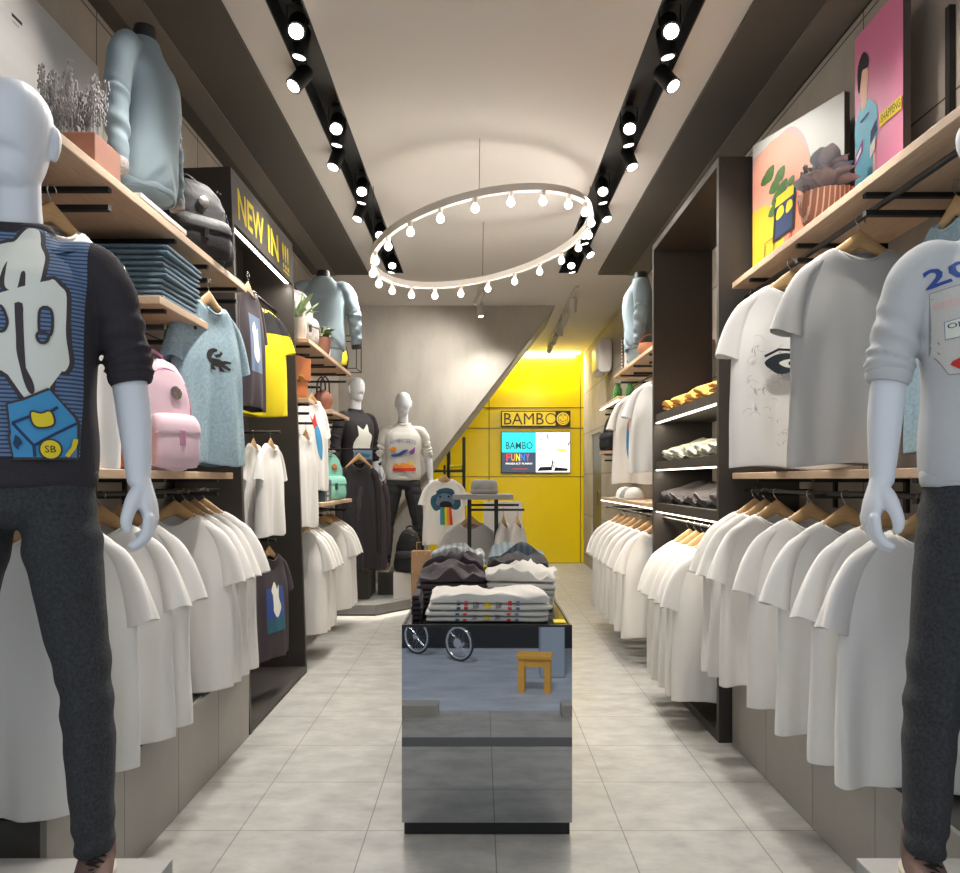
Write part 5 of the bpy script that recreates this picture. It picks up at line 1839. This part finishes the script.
for i, y in enumerate((5.6, 5.86, 6.12, 6.36, 6.6, 6.84, 7.08)):
    hang(1.25, y, 1.04, R(random.uniform(-5, 5)), 'plain white T-shirt, %s %s' % (ORD[i], PL), WHITE_COTTON, 'white T-shirts on the far right rail', k=i + 2,
         hlabel='wooden clothes hanger, %s %s' % (ORD[i], PL), hgroup='hangers on the far right rail')
for i in range(4):
    o = link('folded_jeans', folded_mesh(.26, .30, .045, 90 + i, 0, 2), DENIM if i % 2 else CARD_BLUE, loc=(1.42, 5.78, 1.1305 + .0455 * i))
    tag(o, 'folded blue jeans, %s from the bottom on far right shelf' % ORD[i], 'jeans', 'folded jeans on the far right shelf')
bust((1.33, 6.62, 2.285), R(-100), 'steel blue sweater on a headless form, far right shelf', STEEL_BLUE_KNIT, STEEL_BLUE_KNIT, LIGHT_DENIM)
t = thing('basket', 'round orange basket before the right sweater form', 'basket', (1.33, 6.22, 2.27))
MB().lathe([(.05, 0), (.08, .02), (.095, .06), (.08, .10), (.072, .10), (.07, .08), (.001, .02)], n=28).build('bowl', mat('orange_weave', (208, 140, 104), .8, bump=.5, bscale=80), t, smooth=60)
MB().tube([(.085 * math.cos(a), 0, .06 + .11 * math.sin(a)) for a in np.linspace(.3, PI - .3, 14)], .005, n=6).build('handle', TAN, t)
for i, (y, m, lb) in enumerate(((6.98, CARD_WHITE, 'white slim box standing beside the right sweater form'), (7.12, stripe_mat('red_white_stripe', (226, 220, 214), (150, 80, 80), 2, .03, .6), 'red and white banded slim box, far right shelf'),
                                (7.05, BLACK_CANVAS, 'black slim box between two pale boxes, far right shelf'))):
    o = B(-.12, .12, -.02, .02, 0, .30).build('slim_box', m, smooth=0, bevel=.002, loc=(1.39, y, 2.271))
    tag(o, lb, 'box')
for i, (x, y, h) in enumerate(((1.29, 7.42, .15), (1.30, 7.56, .10), (1.42, 7.50, .17))):
    t = thing('glass_jar', ('taller green glass jar at the shelf edge', 'short green glass jar farther along the lit shelf', 'tallest green glass jar, nearer the wall')[i], 'jar', (x, y, 2.04), 0, 'green jars on the lit shelf')
    MB().lathe([(.035, 0), (.04, .005), (.042, h * .7), (.026, h * .85), (.024, h), (.02, h), (.02, h * .84), (.036, h * .68), (.034, .012), (.001, .01)], n=20).build('jar_body', JAR_GLASS, t, smooth=50)
    MB().lathe([(.026, h), (.027, h + .015), (.001, h + .018)], n=20).build('lid', LEAF, t, smooth=40)
for i, y in enumerate((7.0, 7.22, 7.44)):
    t = thing('baseball_cap', 'pale cap, %s from the camera on the far right shelf' % ORD[i], 'cap', (1.36, y, 1.13), R(-70), 'pale caps on the far right shelf')
    MB().lathe([(.085, 0), (.088, .03), (.07, .075), (.04, .10), (.002, .108)], n=24).build('crown', (CARD_WHITE, FELT, POT_WHITE)[i], t, smooth=60)
    vz = MB()
    vz.prism(smooth_poly([(-.07, -.05), (-.06, -.12), (0, -.155), (.06, -.12), (.07, -.05)], 4), (0, 0, .004), (1, 0, 0), (0, 1, 0), (0, 0, 1), .006)
    vz.build('visor', (CARD_WHITE, FELT, POT_WHITE)[i], t, smooth=30)
t = thing('canvas_picture', 'small pink and teal canvas beyond the right frame', 'picture', (1.34, 5.85, 2.271), R(-74))
W_, H_ = .30, .46
MB().box(0, W_, 0, .02, 0, H_).build('canvas', CANVAS_SIDE, t, smooth=0)
print_on('picture_print', [([PC(0, 0), PC(1, 0), PC(1, 1), PC(0, 1)], P_PINK), ([PC(0, 0), PC(1, 0), PC(1, .45), PC(.5, .6), PC(0, .4)], P_CYAN)], t, plane=((0, 0, 0), (1, 0, 0), (0, 0, 1), (0, -1, 0)))
backpack((1.40, 8.25, 1.60), R(-60), 'dark hanging backpack on the wall past the lit shelf', BLACK_CANVAS, BLACK_WEB, w=.26, h=.38, d=.15)
board_shelf('wall_shelf', 1.28, XR, 8.06, 8.5, 1.60, 'small shelf under the dark backpack on the right wall', brackets=(8.28,), side=1)
t = thing('wall_unit', 'rounded white wall unit high beside the yellow wall', 'wall unit', (1.52, 9.9, 2.62))
limb(MB(), [(0, -.25, .2, .09, .20), (0, .25, .2, .09, .20)], n=28, span=3, power=4, side=(1, 0, 0), cap=.2).build('housing', RING_WHITE, t, smooth=60)
MB().box(-.094, -.086, -.2, .2, .02, .05).build('outlet', FIXTURE_WHITE, t, smooth=0)

# ================================================================== BACK WALL: SIGN AND SCREEN
t = thing('shop_sign', 'long dark bordered sign with lettering on the yellow wall', 'sign', (.87, YB - .045, 2.13))
MB().box(-.54, .54, 0, .04, 0, .25).build('backing', SIGN_DARK, t, smooth=0, bevel=.002)
MB().box(-.525, .305, -.003, .001, .018, .232).build('field', SIGN_YELLOW, t, smooth=0)
MB().tube([(.423, -.006, .125), (.423, .002, .125)], .098, n=36).build('badge', SIGN_YELLOW, t, smooth=30)
sg = [(moved(text_geo('BAMBO', .70, .185, bold=.0), -.49, .032), SIGN_DARK)]
ring = [(.24 + .0, .125)]
ro = circle(.235, .125, .088, 32)
ri = circle(.235, .125, .070, 32)
sg = [(moved(text_geo('BAMB', .62, .180), -.495, .034), SIGN_DARK)]
for i in range(32):
    sg.append(([ro[i], ro[(i + 1) % 32], ri[(i + 1) % 32], ri[i]], SIGN_DARK))
mr, mi = circle(.423, .125, .078, 28), circle(.423, .125, .070, 28)
sm = [(.423 + .05 * math.cos(a), .132 + .05 * math.sin(a)) for a in np.linspace(PI * 1.05, PI * 1.95, 12)]
print_on('lettering', sg, t, plane=((0, -.003, 0), (1, 0, 0), (0, 0, 1), (0, -1, 0)), base=.0015, step=.00002)
print_on('smile_mark', [(line(sm, .010), SIGN_DARK), (line([(.385, .16), (.40, .185)], .009), SIGN_DARK), (line([(.46, .16), (.445, .185)], .009), SIGN_DARK), (line([(.423, .12), (.423, .18)], .006), SIGN_DARK)] +
         [([mr[i], mr[(i + 1) % 28], mi[(i + 1) % 28], mi[i]], SIGN_DARK) for i in range(28)], t, plane=((0, -.006, 0), (1, 0, 0), (0, 0, 1), (0, -1, 0)), base=.0015, step=.00002)
t = thing('wall_screen', 'wall screen showing coloured lettering under the sign', 'television', (.87, YB - .055, 1.41))
MB().box(-.54, .54, 0, .05, 0, .64).build('bezel', BLACK_METAL, t, smooth=0, bevel=.003)
MB().box(-.53, .53, -.002, .002, .01, .63).build('display', SCR_WHITE, t, smooth=0)
q = [([(-.53, .01), (.0, .01), (.0, .63), (-.53, .63)], SCR_SLATE), ([(-.53, .32), (.0, .32), (.0, .63), (-.53, .63)], SCR_CYAN),
     (moved(text_geo('BAMBO', .42, .115, bold=.01), -.47, .37), SCR_DARK)]
for i, (c, m) in enumerate(zip('FUNNY', (SCR_RED, SCR_ORANGE, SCR_YELLOW, SCR_BLUE, SCR_PURPLE))):
    q.append((moved(text_geo(c, .062, .115, bold=.02), -.46 + .075 * i, .185), m))
q += [(moved(text_geo('PRODUCT FUNNY', .42, .03, bold=.02), -.47, .13), SCR_WHITE), ([(-.36, .06), (-.12, .06), (-.12, .068), (-.36, .068)], SCR_RED)]
sk = [(.02, .03), (.25, .04), (.25, .10), (.06, .09)]
q += [(sk, SCR_BLACK), ([(.28, .03), (.49, .03), (.5, .07), (.30, .09)], SCR_BLACK), (line([(.24, .06), (.26, .20), (.27, .08)], .02), SCR_BLACK),
      ([(.05, .52), (.11, .52), (.11, .535), (.05, .535)], SCR_RED), (line([(.15, .57), (.18, .60), (.19, .52)], .02), SCR_SLATE), (line([(.03, .40), (.05, .37), (.10, .37)], .014), SCR_SLATE),
      ([(.33, .34), (.47, .34), (.47, .37), (.33, .37)], SCR_YELLOW), (line([(.50, .43), (.52, .48)], .02), SCR_BLACK), (line([(.29, .14), (.30, .18)], .012), SCR_BLACK),
      (line([(.11, .13), (.12, .15)], .012), SCR_BLACK), (line([(.17, .14), (.18, .16)], .012), SCR_BLACK)]
print_on('picture', q, t, plane=((0, -.002, 0), (1, 0, 0), (0, 0, 1), (0, -1, 0)), base=.001, step=.0004)
# shelf under the stair
t = thing('stair_shelf', 'dark open shelf unit under the concrete stair', 'shelf unit', (-.48, 10.9, 0))
for x in (-.28, .05, .26):
    MB().box(x - .02, x + .02, -.16, .16, 0, 1.88 if x > -.1 else 1.5).build('upright', BLACK_METAL, t, smooth=0)
for z in (.5, 1.0, 1.42):
    MB().box(-.28, .26, -.16, .16, z - .015, z + .015).build('shelf_board', DARK_PANEL, t, smooth=0)
for i, (x, m) in enumerate(((-.16, YELLOW_COTTON), (.15, INK_YELLOW))):
    o = link('folded_sweater', folded_mesh(.2, .24, .07, 300 + i, .02, 2), m, loc=(-.48 + x, 10.88, 1.4355))
    tag(o, ('yellow folded top on the left of the stair shelf', 'yellow folded top on the right of the stair shelf')[i], 'folded top')
# ================================================================== RING LAMP
RC = Vector((.012, 5.4, 2.917))
RR = .755
ex = Vector((1, 0, .215)).normalized()
ey = Vector((0, 1, -.085)).normalized()
ey = (ey - ex * ey.dot(ex)).normalized()
en = ex.cross(ey)
ringl = thing('ring_pendant', 'large tilted white ring lamp with small globe bulbs', 'pendant lamp', RC)
mb = MB()
rings = []
for i in range(96):
    a = 2 * PI * i / 96
    d = ex * math.cos(a) + ey * math.sin(a)
    c = d * RR
    rings.append([c + d * x + en * z for x, z in ((-.016, -.022), (.016, -.022), (.016, .022), (-.016, .022))])
mb.loft(rings, closed=True)
mb.build('ring', RING_WHITE, ringl, smooth=30)
for k in range(4):
    a = k * PI / 2
    p = (ex * math.cos(a) + ey * math.sin(a)) * RR
    MB().tube([p + en * .02, Vector((p.x, p.y, CZ - RC.z))], .0022, n=6).build('suspension_wire', BLACK_METAL, ringl)
sm_, bm_ = MB(), MB()
sm_.lathe([(.013, -.03), (.014, 0), (.013, .004)], n=12)
bm_.lathe([(.002, -.084), (.012, -.081), (.021, -.072), (.0245, -.060), (.021, -.046), (.013, -.036), (.011, -.03)], n=16)
sme, bme = sm_.mesh('socket'), bm_.mesh('bulb')
for m_ in (sme, bme):
    m_.polygons.foreach_set('use_smooth', [True] * len(m_.polygons))
BULB_POS = []
for k in range(22):
    a = 2 * PI * (k + .35) / 22
    p = (ex * math.cos(a) + ey * math.sin(a)) * RR - en * .022
    b = inst('bulb', bme, BULB, ringl)
    b.location = p
    s = inst('socket', sme, RING_WHITE, b)
    BULB_POS.append(RC + p + Vector((0, 0, -.13)))

# ================================================================== TRACK SPOTLIGHTS
SP = []
for sd, nm in ((-1, 'left'), (1, 'right')):
    a, b = CH[sd]
    xm, xin, xo = (a + b) / 2, (b if sd < 0 else a), (a if sd < 0 else b)
    n = 0
    for g, y in enumerate((2.50, 3.50, 4.46, 5.42, 6.38, 7.28)):
        for j, (dy, dx, aim) in enumerate(((0, -.012, (sd * .62, y - 2.4, .5)), (.14, 0.0, (sd * 1.35, y + .35, .9)), (.37, .055, (sd * 1.6, y - .25, 2.15 if y < 3.6 or y > 6 else 1.1)))):
            if g == 5 and j == 2:
                continue
            p = Vector((xm + sd * dx, y + dy, CZ + .105))
            dim = j == 1
            pos, d = spotlight(p, aim, 'black spotlight, %s from the camera in the %s ceiling channel' % (('number %d' % (n + 1)) if n >= 12 else ORD[n], nm), lens=LENS_DIM if dim else LENS,
                               r=.040 if not dim else .036, ln=.13, group='spotlights in the %s ceiling channel' % nm, drop=.055 if j < 2 else .10)
            n += 1
            SP.append((pos, d, j, sd, y))
# small white track lights at the back
for nm, x, y0, y1, ys in (('right', 1.0, 8.15, 11.6, (8.5, 9.25, 9.9, 10.6, 11.3)), ('centre', .0, 8.0, 9.0, (8.15, 8.75))):
    o = B(x - .018, x + .018, y0, y1, CZ - .03, CZ).build('light_track', FIXTURE_WHITE, smooth=0)
    tag(o, 'thin white lamp track on the ceiling %s' % ('before the yellow wall' if nm == 'right' else 'before the concrete stair'), 'light track')
    for i, y in enumerate(ys):
        aim = ((x - .25, 12.4, 2.1) if i > 2 else (x - .3 + .5 * (-1) ** i, y + 1.7, 1.0)) if nm == 'right' else ((-1.0, 9.1, 1.7) if i == 0 else (.4, 8.2, 0))
        pos, d = spotlight((x, y, CZ - .028), aim, 'small white spotlight, %s from the camera on the %s back track' % (ORD[i], nm), FIXTURE_WHITE, LENS_DIM, r=.034, ln=.16,
                           group='white spotlights on the %s back track' % nm, drop=.05)
        SP.append((pos, d, 4 if nm == 'centre' else (5 if i > 2 else 3), 1, y))


def lamp(kind, name, loc, power, color=(1, .955, .895), **k):
    l = bpy.data.lights.new(name, kind)
    l.energy = power
    l.color = color
    for a, v in k.items():
        setattr(l, a, v)
    o = bpy.data.objects.new(name, l)
    o.location = loc
    COL.objects.link(o)
    return o


for pos, d, j, sd, y in SP:
    if j == 5:
        continue
    pw = {0: 62, 1: 105, 2: 34, 3: 75, 4: 90, 5: 0}[j] * SPOT_GAIN
    if y < 3:
        pw *= NEAR_GAIN
    o = lamp('SPOT', 'spot_beam', pos, pw, spot_size=R({0: 66, 1: 66, 2: 80, 3: 95, 4: 130, 5: 100}[j]), spot_blend=.8, shadow_soft_size=.04)
    o.rotation_euler = d.to_track_quat('-Z', 'Y').to_euler()
for i in range(0, 22, 2):
    lamp('POINT', 'bulb_glow', BULB_POS[i], 5.0 * BULB_GAIN, color=(1, .93, .84), shadow_soft_size=.035)
# cove wash over the yellow wall
o = lamp('AREA', 'cove_wash', (.85, YB - .10, CZ - .05), 44, color=(1, .97, .85), shape='RECTANGLE', size=1.3, size_y=.05)
o.rotation_euler = Vector((0, .35, -1)).to_track_quat('-Z', 'Y').to_euler()
# lit shelf edges
for x, y, z, ln, sd in [(1.20, 4.675, zz - .068, 1.4, 1) for zz in SHZ]:
    o = lamp('AREA', 'shelf_wash', (x + .03, y, z), 3.0, color=(1, .88, .7), shape='RECTANGLE', size=.02, size_y=ln)
o = lamp('AREA', 'frame_wash', (-1.295, 4.705, 2.60), 5, color=(1, .92, .8), shape='RECTANGLE', size=.02, size_y=1.2)

# ================================================================== STREET BEHIND THE CAMERA (seen in the table mirror)
SZ = -1.97
struct('street_ground', B(-14, 14, -22, Y0, SZ - .1, SZ), ASPHALT, smooth=0)
struct('shop_footing', B(XL - .1, XR + .1, Y0 + .0, Y0 + .5, SZ, -.3), PLASTER, smooth=0)
sh = B(-6, 6, -9.9, -9.6, SZ, 1.4).build('street_shade_wall', STREET_DARK, smooth=0)  # dark wall stands in for the shade behind the bicycle
sh['kind'] = 'structure'


def bicycle(loc, rot, label):
    t = thing('bicycle', label, 'bicycle', loc, rot)
    for x, nm in ((0, 'front_wheel'), (-1.02, 'rear_wheel')):
        w = MB()
        w.tube([(x + .315 * math.cos(a), 0, .335 + .315 * math.sin(a)) for a in np.linspace(0, 2 * PI, 40, endpoint=False)], .02, n=8, closed=True)
        wo = w.build(nm, RUBBER, t, smooth=60)
        r = MB()
        r.tube([(x + .28 * math.cos(a), 0, .335 + .28 * math.sin(a)) for a in np.linspace(0, 2 * PI, 40, endpoint=False)], .024, n=8, closed=True)
        r.build('rim', CHROME, wo, smooth=60)
        s = MB()
        for i in range(18):
            a = 2 * PI * i / 18
            s.tube([(x, .02 * (-1) ** i, .335), (x + .28 * math.cos(a), 0, .335 + .28 * math.sin(a))], .002, n=4)
        s.tube([(x, -.05, .335), (x, .05, .335)], .09 if nm == 'front_wheel' else .05, n=16)
        s.build('spokes_and_hub', CHROME, wo, smooth=60)
    f = MB()
    for a, b in (((-.02, 0, .34), (-.14, 0, .85)), ((-.13, 0, .80), (-.62, 0, .36)), ((-.12, 0, .86), (-.68, 0, .80)), ((-.62, 0, .36), (-.72, 0, .95)),
                 ((-.62, 0, .36), (-1.02, 0, .335)), ((-.70, 0, .80), (-1.02, 0, .335))):
        f.tube([a, b], .016, n=8)
    f.build('bike_frame', STREET_DARK, t, smooth=60)
    MB().tube([(-.14, 0, .85), (-.16, 0, 1.0), (-.12, -.25, 1.02), (-.2, -.28, 1.02)], .012, n=8).build('handlebar', BLACK_METAL, t, smooth=60)
    limb(MB(), [(-.60, 0, .97, .03, .02), (-.70, 0, .98, .06, .03), (-.84, 0, .98, .09, .03)], n=16, span=3, side=(0, 1, 0)).build('saddle', BLACK_CANVAS, t, smooth=60)


bicycle((-.38, -8.5, SZ), R(37), 'bicycle with silver rims at the left in the table mirror')
t = thing('wooden_stool', 'yellow wooden stool on the street in the table mirror', 'stool', (.85, -6.5, SZ), R(8))
MB().box(-.27, .27, -.17, .17, .52, .58).build('seat', STOOL_WOOD, t, smooth=0, bevel=.008)
for x in (-.20, .20):
    for y in (-.12, .12):
        MB().box(x - .05, x + .05, y - .025, y + .025, 0, .52).build('leg', STOOL_WOOD, t, smooth=0, bevel=.004)
for y in (-.12, .12):
    MB().box(-.15, .15, y - .015, y + .015, .40, .52).build('apron', STOOL_WOOD, t, smooth=0)
o = B(1.0, 1.40, -7.7, -7.3, SZ, 1.4).build('street_pillar', POST_GREY, smooth=0, bevel=.02)
tag(o, 'pale grey pillar behind the yellow stool in the table mirror', 'pillar')

# ================================================================== WORLD, CAMERA, VIEW
sun = lamp('SUN', 'street_fill_sun', (0, 0, 6), 2.2, color=(.92, .96, 1), angle=R(12))  # unseen sun, added to brighten the street in the mirror
sun.rotation_euler = Vector((.15, -.62, -1)).to_track_quat('-Z', 'Y').to_euler()
w = bpy.data.worlds.new('daylight')
SC.world = w
w.use_nodes = True
bg = w.node_tree.nodes['Background']
bg.inputs[0].default_value = (.86, .93, 1.0, 1)
bg.inputs[1].default_value = WORLD_GAIN
cam = bpy.data.cameras.new('camera')
cam.sensor_fit = 'HORIZONTAL'
cam.sensor_width = 36
cam.lens = F / 960 * 36
cam.shift_y = 43.5 / 960
cam.clip_start = .05
co = bpy.data.objects.new('camera', cam)
co.location = (0, 0, H)
co.rotation_euler = (R(90), 0, 0)
COL.objects.link(co)
SC.camera = co
vs = SC.view_settings
vs.view_transform = 'Standard'
vs.look = 'None'
vs.gamma = 1
vs.use_curve_mapping = False
vs.exposure = EXPOSURE
